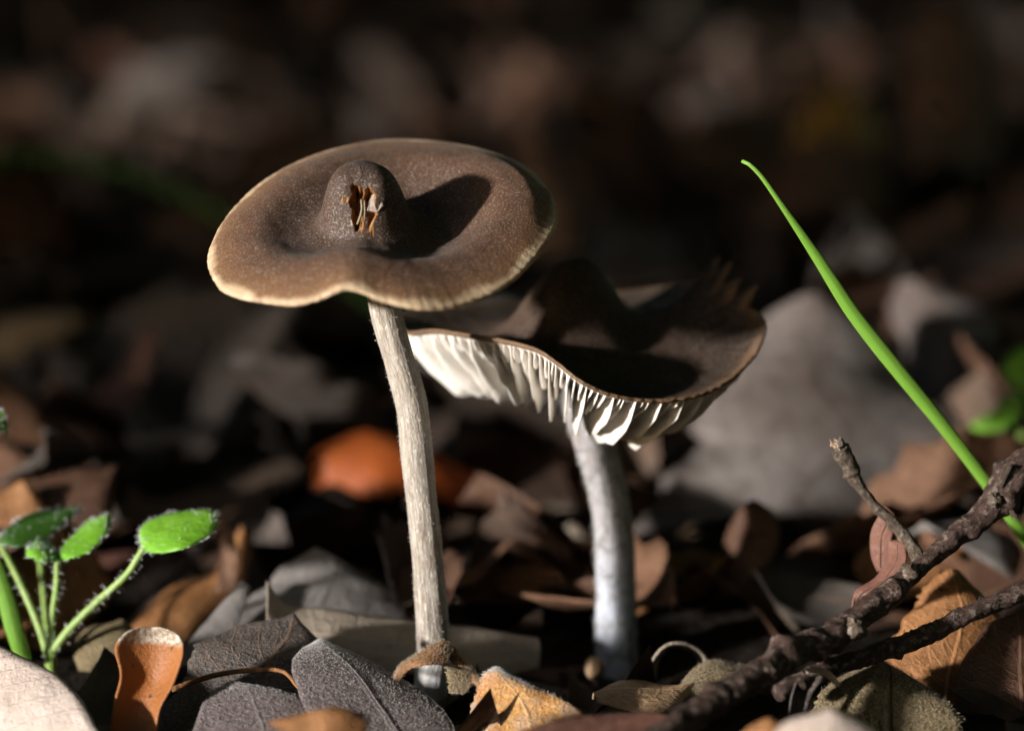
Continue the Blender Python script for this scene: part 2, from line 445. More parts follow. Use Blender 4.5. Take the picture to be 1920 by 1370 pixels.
M['dark'] = LM('dark_brown_leaf', (0.055, 0.025, 0.014), (0.095, 0.048, 0.029), None, 0.5, 0.6, 0.3, 0.04)
M['black'] = LM('blackish_leaf', (0.022, 0.015, 0.011), (0.04, 0.027, 0.02), None, 0.5, 0.6, 0.2, 0.02)
M['amber'] = LM('amber_leaf', (0.34, 0.155, 0.02), (0.42, 0.21, 0.035), None, 0.35, 0.5, 0.25, 0.12)
M['mid'] = LM('mid_brown_leaf', (0.120, 0.058, 0.033), (0.19, 0.10, 0.06), None, 0.5, 0.6, 0.35, 0.06)
M['torn'] = LM('torn_orange_leaf', (0.40, 0.15, 0.03), (0.55, 0.27, 0.07), (0.6, 0.4, 0.2), 0.7, 0.5, 0.4, 0.15, pale=(0.45, 0.36, 0.32))

# ------------------------------------------------------------------ ground
def ground_z(x, y):
    P = np.stack([x, y, np.zeros_like(x)], -1)
    return -0.35 + 0.25 * wob(P, 0.22, 3) + 0.18 * wob(P, 0.9, 4, 2) - 0.55 * np.exp(-((x - 1.4) ** 2 + (y - 1.2) ** 2) / 5.0)

def add_ground():
    g = np.concatenate([-np.geomspace(6000, 130, 22), np.linspace(-120, 260, 300), np.geomspace(275, 6000, 20)])
    X, Y = np.meshgrid(g, g, indexing='ij')
    P = np.stack([X, Y, ground_z(X, Y)], -1)
    me_v = P.reshape(-1, 3)
    single('ground', me_v, grid_faces(len(g), len(g)), M['soil'], kind='structure')
add_ground()

# ------------------------------------------------------------------ mushrooms
def smooth(a, b, x):
    t = np.clip((x - a) / (b - a), 0, 1); return t * t * (3 - 2 * t)

def inside(px, py, poly):
    r = np.zeros(px.shape, bool); n = len(poly)
    for i in range(n):
        x1, y1 = poly[i]; x2, y2 = poly[(i + 1) % n]
        c = ((y1 > py) != (y2 > py)) & (px < (x2 - x1) * (py - y1) / (y2 - y1 + 1e-9) + x1)
        r ^= c
    return r

class Cap:
    def __init__(s, rim_px, centre, axis, height, thick, teeth=0.0, NTH=480, NS=120, torn=None, seed=1, lean=None):
        s.lean = lean
        s.rim = spline(WL(rim_px), NTH, True)
        s.C = W(*centre); s.A = np.array(axis) / np.linalg.norm(axis)
        a = np.arange(NTH) / NTH * 2 * math.pi
        d = s.rim - s.C; dl = np.linalg.norm(d, axis=1, keepdims=True)
        r = np.random.default_rng(seed)
        jag = np.convolve(np.r_[r.normal(size=NTH), np.zeros(4)], np.ones(5) / 5, 'same')[:NTH]
        s.rim = s.rim + d / dl * (teeth * (np.sin(a * 97) * 0.6 + jag))[:, None]
        if torn is not None: s.rim = torn(s, s.rim)
        k = NTH // 14
        s.rim_sm = sum(np.roll(s.rim, q, 0) * math.exp(-(q / (k * 0.5)) ** 2) for q in range(-k, k + 1)) / sum(math.exp(-(q / (k * 0.5)) ** 2) for q in range(-k, k + 1))
        s.h = height; s.th = thick; s.NTH = NTH
        s.sv = np.r_[np.linspace(0.006, 1, NS) ** 1.15]
        s.ang = np.arctan2((s.rim - s.C)[:, 1], (s.rim - s.C)[:, 0])
    def at(s, sv, rim, ang, bottom=False, sm=None):
        """sv (...), rim (...,3)"""
        if sm is not None:
            w = smooth(0.7, 1.0, sv)[..., None]; rim = sm * (1 - w) + rim * w
        d = rim - s.C
        P = s.C + d * sv[..., None]
        rr = np.linalg.norm(d, axis=-1) * sv
        u, o = s.h(sv, ang, rr)                # umbo, rest
        if bottom:
            return P + s.A * (0.55 * u + o - s.th * (0.65 + 1.3 * (1 - sv)))[..., None]
        if s.lean is not None: P = P + s.lean * (smooth(0.75, 0.2, rr) * np.clip(u + 0.3, 0, 1))[..., None]
        return P + s.A * (u + o)[..., None]
    def build(s, parent, mat, hole=None):
        sv = s.sv; n = s.NTH
        S, _ = np.meshgrid(sv, np.arange(n), indexing='ij')
        R = np.broadcast_to(s.rim, (len(sv), n, 3)); A = np.broadcast_to(s.ang, (len(sv), n))
        Q = np.broadcast_to(s.rim_sm, R.shape)
        T = s.at(S, R, A, sm=Q); B = s.at(S, R, A, True, Q)
        sc = (0.03 * wob(T, 2.2, 5) + 0.010 * wob(T, 9, 6)) * (1 - smooth(0.8, 1.0, S))
        T = T + s.A * (sc * smooth(0.1, 0.3, S))[..., None]
        out = (T[-1] - T[-2]); out /= np.linalg.norm(out, axis=1, keepdims=True)
        E = (T[-1] + B[-1]) / 2 + out * s.th * 0.25
        P = np.concatenate([T, E[None], B[::-1]], 0)
        N = P.shape[0]
        vv = np.r_[sv, 1.0, sv[::-1]]
        U, V = np.meshgrid(np.arange(n) / n, vv, indexing='xy')
        F = grid_faces(N, n, False, True)
        Vx = P.reshape(-1, 3)
        pit = None
        if hole:
            top = (F.max(1) < len(sv) * n)
            rr = (np.linalg.norm(R - s.C, axis=-1) * S).ravel(); an = A.ravel()
            idx = np.minimum(F, len(sv) * n - 1)
            kill = top & ((pit_edge(an, rr) < 0.215) & (rr < 0.85))[idx].all(1)
            pit = F[kill]; F = F[~kill]
        UVs = np.stack([U, V], -1).reshape(-1, 2)
        low = F.min(1) > (len(sv) + 3) * n
        under = F[low]; F = F[~low]
        o = part('cap', Vx, F, mat, parent, UVs)
        ids, inv = np.unique(under, return_inverse=True)
        part('underside', Vx[ids], inv.reshape(under.shape), M['gill'], o, UVs[ids])
        if pit is not None and len(pit):
            ids, inv = np.unique(pit, return_inverse=True)
            e = pit_edge(an[np.minimum(ids, an.size - 1)], rr[np.minimum(ids, rr.size - 1)])
            push = (0.26 * smooth(0.20, 0.10, e))[:, None] * np.array([0.05, 0.9, -0.35])
            part('torn_pit', Vx[ids] + push, inv.reshape(pit.shape), M['flesh'], o, UVs[ids])
        return o
    def gills(s, parent, mat, nfull, depth, s_in=0.13, seed=2):
        r = np.random.default_rng(seed)
        slots = []
        for k in range(nfull):
            slots += [(k + r.normal(0, 0.04), s_in, 1.0), (k + 0.5 + r.normal(0, 0.03), 0.42 + 0.10 * r.random(), 0.62)]
            if r.random() < 0.75: slots.append((k + 0.25 + r.normal(0, 0.03), 0.74 + 0.08 * r.random(), 0.34))
            if r.random() < 0.75: slots.append((k + 0.75 + r.normal(0, 0.03), 0.76 + 0.08 * r.random(), 0.30))
        nu, nv = 18, 4
        for (k, si, amt) in slots:
            f = (k / nfull * s.NTH) % s.NTH
            i = int(f); t = f - i
            rim = s.rim[i] * (1 - t) + s.rim[(i + 1) % s.NTH] * t; rsm = s.rim_sm[i] * (1 - t) + s.rim_sm[(i + 1) % s.NTH] * t
            ang = s.ang[i]
            sv = np.linspace(0.975, si, nu)
            R = np.broadcast_to(rim, (nu, 3)); A = np.full(nu, ang)
            top = s.at(sv, R, A, True, np.broadcast_to(rsm, (nu, 3))) + s.A * 0.012
            q = (0.975 - sv) / (0.975 - si)
            if amt > 0.9: prof = np.clip(q / 0.42, 0, 1) ** 0.5 * (1 - 0.45 * smooth(0.62, 1.0, q))
            else: prof = np.sqrt(np.clip(q, 0, 1)) * (1 - smooth(0.55, 1.0, q) ** 1.5 * 0.98)
            dep = depth * (amt * (0.90 + 0.2 * r.random())) * prof + 0.02
            dep = dep * (1 + 0.06 * np.sin(q * 14 + r.random() * 6) + 0.04 * np.sin(q * 31 + r.random() * 6))
            lat = np.cross(rim - s.C, s.A); lat /= np.linalg.norm(lat)
            w = np.linspace(0, 1, nv)
            ph = 0.6 + r.normal(0, 0.3)
            P = top[:, None] - s.A * (dep[:, None] * w[None, :])[..., None] + lat * ((0.05 * np.sin(q * math.pi + ph * 0.15) + r.normal(0, 0.010))[:, None] * (0.35 + 0.65 * w)[None, :])[..., None]
            th = 0.042 * (1 - 0.5 * w)[None, :] * np.ones((nu, 1)) * (0.6 + 0.4 * np.minimum(1, q * 4))[:, None]
            V, F, UV = shell(P, th)
            part('gill', V, F, mat, parent, UV)

def stem(parent, pts, radii, mat, ring=40, n=150, seed=1, hairs=900, hair_len=0.035):
    C = spline(WL(pts), n)
    R = np.interp(np.linspace(0, 1, n), np.linspace(0, 1, len(radii)), radii)
    r = np.random.default_rng(seed); ph = r.random(8) * 6.28
    def lump(a, v):
        return 1 + 0.018 * np.sin(5 * a + ph[0] + 3 * v) + 0.014 * np.sin(9 * a + ph[1] - 4 * v) + 0.012 * np.sin(14 * a + ph[2] + 2 * v) + 0.025 * np.sin(v * 17 + a + ph[3]) + 0.015 * np.sin(v * 41 + 2 * a + ph[4])
    V, F, UV, P = tube(C, R, ring, True, lump)
    o = part('stem', V, F, mat, parent, UV)
    nrm = gnormals(P, False, True)
    mid = P[P.shape[0] // 2].mean(0)
    if ((P[P.shape[0] // 2] - mid) * nrm[P.shape[0] // 2]).sum() < 0: nrm = -nrm
    i = r.integers(2, P.shape[0] - 2, hairs); j = r.integers(0, ring, hairs)
    D = nrm[i, j] + r.normal(0, 0.55, (hairs, 3))
    HV, HF = spikes(P[i, j], D, hair_len * (0.4 + r.random(hairs)), 0.0032)
    part('hair', HV, HF, M['fluff'], o, kind='stuff')
    return o

def gauss(x, s, p=2.0): return np.exp(-np.abs(x / s) ** p)

# --- the mushroom with the wide lobed cap
rimA = [(393, 470, -0.3), (403, 520, -0.95), (440, 550, -1.5), (540, 566, -2.05), (592, 558, -2.15), (622, 546, -2.2), (650, 537, -2.2), (682, 544, -2.2), (715, 558, -2.2),
        (790, 574, -2.2), (870, 566, -1.9), (950, 530, -1.4), (1010, 470, -0.7), (1042, 410, 0.1), (1022, 345, 0.95), (960, 298, 1.7),
        (850, 268, 2.3), (720, 262, 2.5), (600, 287, 2.1), (500, 335, 1.45), (430, 400, 0.65)]
axA = np.array([-0.02, -0.28, 0.96])
def pit_dist(ang, rr):
    dx, dy = rr * np.cos(ang), rr * np.sin(ang)
    return np.hypot(dx / 1.2, (dy + 0.40) / 1.0)
def pit_edge(ang, rr):
    dx, dy = rr * np.cos(ang), rr * np.sin(ang)
    return pit_dist(ang, rr) + 0.04 * np.sin(dx * 27 + 1) + 0.03 * np.sin(dy * 33 + dx * 9) + 0.018 * np.sin(dx * 71 - dy * 41)
def hA(s, ang, rr):
    u = 0.66 * gauss(rr, 0.60, 7.0) + 0.16 * gauss(rr, 1.1, 2) - 0.30 * gauss(pit_dist(ang, rr), 0.27, 2.6)
    front = np.cos(ang + math.pi / 2)
    right = np.cos(ang)
    # two lobes with a fold between them running to the notch in the front margin
    dn = np.angle(np.exp(1j * (ang - math.radians(-97))))
    o = 0.05 * gauss(dn, 0.35) * smooth(0.1, 0.6, s) * (1 - smooth(0.75, 1.0, s))
    o = o + (0.20 + 0.06 * front) * smooth(0.3, 0.75, s) * np.sqrt(np.clip(1 - smooth(0.62, 1.0, s) , 0, 1))
    o = o - (0.14 + 0.26 * smooth(0.0, 1.0, np.cos(ang - 0.35))) * gauss(s - 0.42, 0.22)
    o = o + 0.10 * gauss(np.angle(np.exp(1j * (ang - math.radians(15)))), 0.5) * smooth(0.5, 0.85, s) * (1 - smooth(0.86, 1, s))
    return u, o
mA = thing('mushroom', (W(808, 1290, 0.0)), 'taller brown mushroom with a wide lobed cap and torn hole in its knob', 'mushroom', 'mushrooms growing from the leaf litter')
capA = Cap(rimA, (685, 405, 0.0), axA, hA, 0.11, 0.007, lean=np.array([-0.02, -0.22, -0.02]))
capo = capA.build(mA, M['cap_a'], True)
capA.gills(mA, M['gill'], 44, 0.2)
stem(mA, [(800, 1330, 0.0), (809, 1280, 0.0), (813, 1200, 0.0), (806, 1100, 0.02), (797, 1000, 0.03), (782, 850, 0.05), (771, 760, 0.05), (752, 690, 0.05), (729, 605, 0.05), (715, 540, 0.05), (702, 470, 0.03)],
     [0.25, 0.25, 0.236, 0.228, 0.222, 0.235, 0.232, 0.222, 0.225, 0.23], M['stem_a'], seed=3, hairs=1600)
# flaps and fibres in the torn pit of the knob
def patch_grid(left, right, nu=24, nv=12, bulge=0.0, noise=0.0, seed=1, freq=1.2, jag=0.0, rag=0.0):
    L = uspline(WL(left), nu); R = uspline(WL(right), nu)
    if rag:
        wd = R - L
        L = L + wd * (rag * wob(L, 2.6, seed + 31, 4))[:, None]; R = R + wd * (rag * wob(R, 2.6, seed + 32, 4))[:, None]
    v = np.linspace(0, 1, nv)
    P = L[:, None] * (1 - v)[None, :, None] + R[:, None] * v[None, :, None]
    b = np.interp(np.linspace(0, 1, nu), np.linspace(0, 1, len(np.atleast_1d(bulge))), np.atleast_1d(bulge)) if np.size(bulge) > 1 else np.full(nu, bulge)
    mid = L[nu // 2] - R[nu // 2]; tang = L[-1] + R[-1] - L[0] - R[0]
    N = np.cross(tang, mid); N /= max(np.linalg.norm(N), 1e-9)
    if N @ (CAM - P[nu // 2, nv // 2]) < 0: N = -N
    P = P + N * (b[:, None] * (1 - (2 * v - 1) ** 2)[None, :])[..., None]
    if noise: P = P + N * (noise * wob(P, freq, seed))[..., None]
    if jag:
        r = np.random.default_rng(seed + 50)
        for e, o in ((0, 1), (-1, -2)):
            k = r.normal(0, jag, nu)
            d = P[:, e] - P[:, o]; d /= np.maximum(np.linalg.norm(d, axis=1, keepdims=True), 1e-6)
            P[1:-1, e] += d[1:-1] * k[1:-1, None]
    return P
yk = capA.C[1] - 0.62
V, F, UV = shell(patch_grid([(690, 396, yk + 0.10), (694, 380, yk + 0.16), (699, 366, yk + 0.18)], [(708, 399, yk + 0.03), (717, 384, yk + 0.03), (710, 362, yk + 0.10)], 14, 10, 0.02, 0.03, 3, 14, 0.01), 0.02)
part('flap', V, F, M['white_flesh'], capo, UV)
V, F, UV = shell(patch_grid([(636, 366, yk + 0.05), (642, 385, yk + 0.1), (648, 404, yk + 0.1)], [(666, 350, yk + 0.12), (668, 372, yk + 0.2), (664, 398, yk + 0.2)], 10, 8, -0.06, 0.02, 4, 9), 0.02)
part('flap', V, F, M['flesh'], capo, UV)
for (a, b, c, rad) in (((677, 374, yk + 0.1), (678, 395, yk + 0.02), (670, 421, yk - 0.02), 0.012), ((683, 376, yk + 0.08), (684, 396, yk), (683, 412, yk), 0.008),
                       ((655, 395, yk + 0.1), (658, 410, yk + 0.05), (661, 424, yk - 0.05), 0.014)):
    V, F, UV, _ = tube(spline(WL([a, b, c]), 10), rad, 6); part('fibre', V, F, M['straw'], capo, UV)

# --- the mushroom with the upturned margin
rimB = [(768, 621, 1.5), (746, 610, 2.0), (740, 596, 2.5), (760, 584, 3.0), (810, 576, 3.5), (900, 570, 4.0), (1000, 562, 4.4), (1100, 552, 4.6), (1200, 540, 4.5),
        (1290, 526, 3.5), (1335, 524, 2.7), (1356, 548, 2.4), (1380, 572, 2.2), (1410, 575, 2.0), (1432, 592, 1.75), (1434, 618, 1.4), (1415, 662, 0.9), (1370, 706, 0.3), (1310, 735, -0.2),
        (1230, 746, -0.5), (1150, 736, -0.7), (1090, 710, -0.7), (1050, 680, -0.5), (1010, 654, -0.2), (960, 640, 0.15), (880, 627, 0.65), (815, 617, 1.1)]
axB = np.array([0.03, -0.06, 1.0])
def hB(s, ang, rr):
    u = 0.98 * gauss(rr, 0.82, 2.7) + 0.24 * gauss(rr, 1.25, 2)
    o = -0.28 * np.sin(np.clip(s, 0, 1) * math.pi) ** 1.2 * (0.25 + 0.75 * smooth(1.0, -0.3, np.sin(ang)))
    o = o - 0.10 * gauss(s - 0.75, 0.2) * (0.5 + 0.5 * np.cos(ang))
    return u, o
def tornB(s, rim):
    qx, qy = pix(rim)
    r = np.random.default_rng(12)
    m = (qx > 1325) & (qx < 1400) & (qy < 578)
    idx = np.where(m)[0]
    d = rim - s.C; d /= np.linalg.norm(d, axis=1, keepdims=True)
    for k, i in enumerate(idx):
        tooth = abs(((k / len(idx) * 3.6) % 1) - 0.4)
        rim[i] = rim[i] + d[i] * (0.22 - 0.6 * tooth + r.normal(0, 0.02)) + np.array([0, 0, 0.34 - 0.5 * tooth])
    return rim
mB = thing('mushroom', W(1158, 1290, 2.4), 'darker mushroom with upturned cap showing its cream gills', 'mushroom', 'mushrooms growing from the leaf litter')
rimB = [(a, b, c + 0.4) for a, b, c in rimB]
capB = Cap(rimB, (1068, 632, 2.4), axB, hB, 0.10, 0.010, seed=4, torn=tornB, NTH=720)
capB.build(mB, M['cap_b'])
capB.gills(mB, M['gill'], 43, 0.68, seed=9)
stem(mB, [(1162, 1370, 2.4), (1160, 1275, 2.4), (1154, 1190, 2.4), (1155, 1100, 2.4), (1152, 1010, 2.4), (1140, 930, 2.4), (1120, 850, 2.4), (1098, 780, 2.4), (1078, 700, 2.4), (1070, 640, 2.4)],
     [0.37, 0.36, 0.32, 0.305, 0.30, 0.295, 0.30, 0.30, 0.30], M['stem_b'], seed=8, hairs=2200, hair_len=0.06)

# ------------------------------------------------------------------ dead leaves, one by one
def leaf(name, left, right, mat, label, bulge=0.0, noise=0.03, seed=1, nu=40, nv=22, th=0.025, freq=1.2, jag=0.0, group=None, rib=None, cat='leaf', fuzz=0, fuzzlen=0.05, fuzzmat='tanfluff', ribr=0.03, dy=0.0, rag=0.05):
    left = [(a, b, c + dy) for a, b, c in left]; right = [(a, b, c + dy) for a, b, c in right]
    P = patch_grid(left, right, nu, nv, bulge, noise, seed, freq, jag, rag)
    V, F, UV = shell(P, th)
    o = single(name, V, F, M[mat], label, cat, group, UV=UV)
    if rib:
        c = P[:, nv // 2]; n = gnormals(P)[:, nv // 2]
        if (n * (CAM - c)).sum() < 0: n = -n
        TV, TF, TU, _ = tube(c[2:-2] + n[2:-2] * th * 0.5, np.linspace(ribr, ribr * 0.35, nu - 4), 8)
        part('midrib', TV, TF, M[rib], o, TU)
    if fuzz:
        r = np.random.default_rng(seed + 9)
        n = gnormals(P)
        if (n[nu // 2, nv // 2] @ (CAM - P[nu // 2, nv // 2])) < 0: n = -n
        i = r.integers(0, nu - 1, fuzz); j = r.integers(0, nv - 1, fuzz)
        a, b = r.random((fuzz, 1)), r.random((fuzz, 1))
        D = n[i, j] + r.normal(0, 0.8, (fuzz, 3))
        base = (P[i, j] * (1 - a) + P[i + 1, j] * a) * (1 - b) + (P[i, j + 1] * (1 - a) + P[i + 1, j + 1] * a) * b + n[i, j] * th * 0.4
        HV, HF = spikes(base, D, fuzzlen * (0.4 + r.random(fuzz)), 0.0022)
        part('hair', HV, HF, M[fuzzmat], o, kind='stuff')
    return o

# foreground
leaf('dead_leaf', [(-260, 1500, -4.6), (-230, 1350, -4.0), (-160, 1235, -3.4), (-40, 1195, -3.2)], [(240, 1500, -6.4), (185, 1368, -5.8), (118, 1275, -5.0), (-10, 1205, -4.0)], 'pale',
     'pale beige sunlit leaf lying below the hairy seedling', 0.25, 0.06, 1, dy=2.6, freq=1.8)
spL = [(200, 1480, -3.6), (205, 1390, -3.5), (213, 1320, -3.3), (226, 1265, -3.15), (216, 1215, -3.0), (236, 1186, -2.9), (262, 1176, -2.8)]
spR = [(300, 1480, -3.6), (294, 1390, -3.5), (300, 1330, -3.4), (326, 1280, -3.3), (344, 1222, -3.1), (334, 1190, -2.9), (300, 1175, -2.8)]
leaf('curled_leaf', spL, spR, 'spoon', 'upright russet leaf curled into a spoon with silvery felt tip', [-0.1, -0.15, -0.3, -0.25, -0.05], 0.02, 2, rib=None, dy=0.9, rag=0.0)
leaf('dead_leaf', [(290, 1400, -2.6), (330, 1300, -1.6), (370, 1215, -0.9), (460, 1178, -0.4), (540, 1172, -0.2)], [(640, 1430, -2.9), (640, 1380, -2.4), (650, 1300, -1.6), (625, 1230, -0.8), (560, 1178, -0.3)], 'slate',
     'dark slate leaf with an orange midrib between spoon-shaped and plum-grey leaves', 0.2, 0.07, 3, rib=None, jag=0.03, dy=0.4, freq=2.2)
V, F, UV, _ = tube(spline(WL([(322, 1292, -1.75), (400, 1266, -1.53), (470, 1256, -1.48), (530, 1258, -1.55), (562, 1290, -1.8), (610, 1330, -2.1)]), 40), np.linspace(0.045, 0.025, 40), 8)
single('slate_leaf_midrib', V, F, M['rust'], 'thin orange midrib of the dark slate leaf', 'leaf midrib', UV=UV)  # midrib of the slate leaf, built as its own tube
leaf('dead_leaf', [(640, 1420, -3.4), (590, 1340, -2.9), (560, 1260, -2.3), (562, 1222, -1.9), (590, 1206, -1.6)], [(860, 1420, -3.0), (838, 1345, -2.6), (760, 1278, -2.0), (670, 1228, -1.6), (610, 1207, -1.55)], 'plum',
     'plum-grey felted leaf leaning beside the base of the taller mushroom', 0.10, 0.04, 4, rib='plum', dy=0.5, fuzz=9000, fuzzlen=0.03, fuzzmat='fluff', ribr=0.022)
leaf('dead_leaf', [(330, 1460, -3.8), (360, 1380, -3.4), (385, 1310, -2.9), (420, 1282, -2.6)], [(640, 1460, -3.8), (640, 1390, -3.5), (560, 1310, -2.9), (450, 1280, -2.6)], 'plum',
     'low purplish felted leaf tucked under the dark slate leaf', 0.08, 0.06, 5, dy=0.8, fuzz=3000, fuzzlen=0.03, fuzzmat='fluff')
leaf('dead_leaf', [(520, 1440, -5), (520, 1385, -4.8), (530, 1352, -4.6), (600, 1345, -4.5)], [(720, 1440, -5), (700, 1390, -4.8), (680, 1345, -4.6), (640, 1330, -4.5)], 'rust',
     'crumpled little rust leaf at the foot of the plum-grey leaf', 0.15, 0.12, 6, jag=0.08, freq=3)
# the torn curl round the base of the tall stem
leaf('torn_leaf', [(742, 1284, -0.95), (752, 1254, -0.9), (775, 1234, -0.85), (805, 1212, -0.8), (830, 1203, -0.72)], [(744, 1280, -0.9), (768, 1256, -1.1), (800, 1246, -1.2), (835, 1244, -1.1), (852, 1214, -0.75)], 'rust',
     'torn curled scrap of leaf hooked round the base of the taller stem', 0.08, 0.02, 7, 40, 16, dy=-0.6, fuzz=1600, fuzzlen=0.05, jag=0.012)
leaf('torn_leaf', [(826, 1204, -0.78), (846, 1240, -0.85), (872, 1262, -0.9), (900, 1290, -1.2)], [(850, 1212, -0.72), (872, 1240, -0.75), (893, 1262, -0.9), (912, 1300, -1.3)], 'rust',
     'narrow rusty strip of leaf running down from the torn curl', 0.05, 0.03, 8, 40, 16, dy=-0.6, fuzz=900, fuzzlen=0.05, jag=0.02)
leaf('torn_leaf', [(832, 1248, -0.95), (838, 1275, -1.0), (842, 1298, -1.0)], [(880, 1258, -0.9), (886, 1280, -1.0), (870, 1300, -1.05)], 'moss',
     'hanging frayed flap of leaf beneath the torn curl', 0.02, 0.05, 9, 40, 16, dy=-0.6, fuzz=900, fuzzlen=0.05, freq=4, jag=0.02)
leaf('torn_leaf', [(880, 1400, -2.4), (884, 1345, -2.1), (890, 1295, -1.9), (905, 1262, -1.8), (930, 1256, -1.75)], [(1130, 1420, -2.8), (1110, 1360, -2.5), (1040, 1305, -2.2), (975, 1275, -1.9), (940, 1258, -1.78)], 'torn',
     'torn orange leaf in front of the gap between both mushrooms', 0.15, 0.10, 10, 40, 26, freq=2.6, jag=0.018, fuzz=2500, fuzzlen=0.05, fuzzmat='fluff')
leaf('dead_leaf', [(900, 1440, -4.6), (960, 1378, -4.3), (1060, 1345, -4.0), (1180, 1335, -3.8)], [(1000, 1470, -5.0), (1080, 1440, -4.8), (1180, 1410, -4.5), (1280, 1350, -4.0)], 'pink',
     'blurred mauve leaf edge below the torn orange leaf', 0.1, 0.05, 11)
leaf('dead_leaf', [(1112, 1312, -0.6), (1150, 1284, -0.3), (1195, 1276, -0.2), (1240, 1286, -0.4), (1300, 1296, -0.8)], [(1120, 1318, -1.2), (1165, 1330, -1.6), (1215, 1335, -1.8), (1260, 1328, -1.6), (1303, 1298, -0.9)], 'tan',
     'small speckled tan leaf arched before the foot of the gilled mushroom', 0.12, 0.02, 12, 30, 16)
leaf('curled_leaf', [(1214, 1295, 0.1), (1222, 1240, 0.15), (1250, 1208, 0.2), (1290, 1206, 0.3), (1322, 1228, 0.5), (1318, 1262, 0.7)], [(1226, 1296, 0.5), (1234, 1242, 0.8), (1256, 1214, 0.9), (1288, 1214, 1.0), (1310, 1236, 1.1), (1300, 1268, 1.2)], 'greytan',
     'pale strip of leaf curled into an arch beside the gilled mushroom', 0.0, 0.01, 13, 40, 10, th=0.04)
leaf('dead_leaf', [(1262, 1300, -0.7), (1290, 1262, -0.4), (1330, 1240, -0.1), (1390, 1250, 0.1)], [(1300, 1320, -1.2), (1340, 1310, -1.1), (1380, 1300, -1.0), (1410, 1280, -0.6)], 'moss',
     'small olive-brown felted leaf between the arched strip and the thick twig', 0.12, 0.03, 14, fuzz=1500)
# bottom right
leaf('dead_leaf', [(1480, 1440, -2.4), (1510, 1360, -2.0), (1540, 1300, -1.6), (1600, 1262, -1.2), (1640, 1255, -1.1)], [(1810, 1450, -2.6), (1805, 1385, -2.3), (1790, 1325, -2.0), (1735, 1285, -1.5), (1660, 1256, -1.1)], 'moss',
     'olive-brown felted leaf with a dark midrib under the thick twig', 0.22, 0.04, 15, rib='dark', fuzz=4000, fuzzlen=0.06, jag=0.03)
leaf('dead_leaf', [(1640, 1330, -0.6), (1660, 1240, -0.1), (1700, 1140, 0.4), (1760, 1075, 0.7)], [(1900, 1400, -0.9), (1905, 1300, -0.4), (1890, 1180, 0.2), (1800, 1072, 0.7)], 'rust',
     'rust-brown leaf standing behind the thin dark twig', 0.2, 0.12, 16, freq=1.8, jag=0.03)
leaf('dead_leaf', [(1780, 1450, -1.4), (1790, 1340, -1.0), (1810, 1250, -0.5), (1850, 1170, 0.0)], [(2050, 1470, -1.6), (2040, 1350, -1.1), (2020, 1240, -0.5), (1960, 1150, 0.0)], 'dark',
     'dark brown leaf in the corner below the thin dark twig', 0.2, 0.08, 17)
leaf('curled_leaf', [(1480, 1340, -2.6), (1484, 1305, -2.5), (1500, 1272, -2.3), (1545, 1258, -2.2)], [(1508, 1345, -2.5), (1518, 1315, -2.4), (1530, 1290, -2.3), (1556, 1264, -2.2)], 'slate',
     'dark folded leaf tip hanging under the thick twig', -0.06, 0.03, 18, 20, 10)
leaf('torn_leaf', [(1512, 1256, -2.3), (1536, 1252, -2.3), (1560, 1262, -2.3), (1576, 1284, -2.35)], [(1512, 1262, -2.2), (1534, 1263, -2.2), (1554, 1272, -2.2), (1572, 1287, -2.3)], 'straw',
     'thin straw-coloured sliver stuck to the thick twig', 0.01, 0.0, 19, 16, 5)
leaf('curled_leaf', [(1600, 1140, -0.4), (1606, 1108, -0.35), (1640, 1082, -0.3), (1662, 1045, -0.2), (1664, 1010, -0.1)], [(1602, 1142, -0.2), (1630, 1118, -0.5), (1670, 1096, -0.6), (1698, 1050, -0.5), (1694, 1012, -0.2)], 'pink',
     'small rosy-brown leaf folded against the fork of the thick twig', 0.0, 0.05, 20, 30, 16, freq=3.5, rib='dark', ribr=0.014)
leaf('curled_leaf', [(1646, 1070, 0.1), (1632, 1040, 0.1), (1632, 1000, 0.1), (1648, 965, 0.1), (1660, 948, 0.1)], [(1662, 1072, 0.0), (1668, 1040, -0.05), (1672, 1008, -0.05), (1680, 985, 0.0), (1676, 958, 0.05)], 'pink',
     'rosy-brown leaf tip rising behind the broken side branch', 0.02, 0.05, 21, 30, 16, freq=3.5, rib='dark', ribr=0.014)
leaf('dead_leaf', [(1400, 1460, -6.4), (1440, 1385, -6.1), (1480, 1352, -5.9), (1540, 1340, -5.8)], [(1680, 1460, -6.4), (1660, 1400, -6.1), (1630, 1362, -5.9), (1570, 1340, -5.8)], 'pale',
     'blurred whitish leaf rim in front of the olive-brown leaf', 0.15, 0.03, 22)
leaf('dead_leaf', [(1330, 1470, -5.2), (1370, 1400, -5.0), (1400, 1366, -4.9), (1430, 1350, -4.8)], [(1520, 1470, -5.3), (1500, 1400, -5.0), (1480, 1366, -4.9), (1450, 1350, -4.8)], 'rust',
     'small russet leaf tip poking up below the thick twig', 0.1, 0.04, 23)
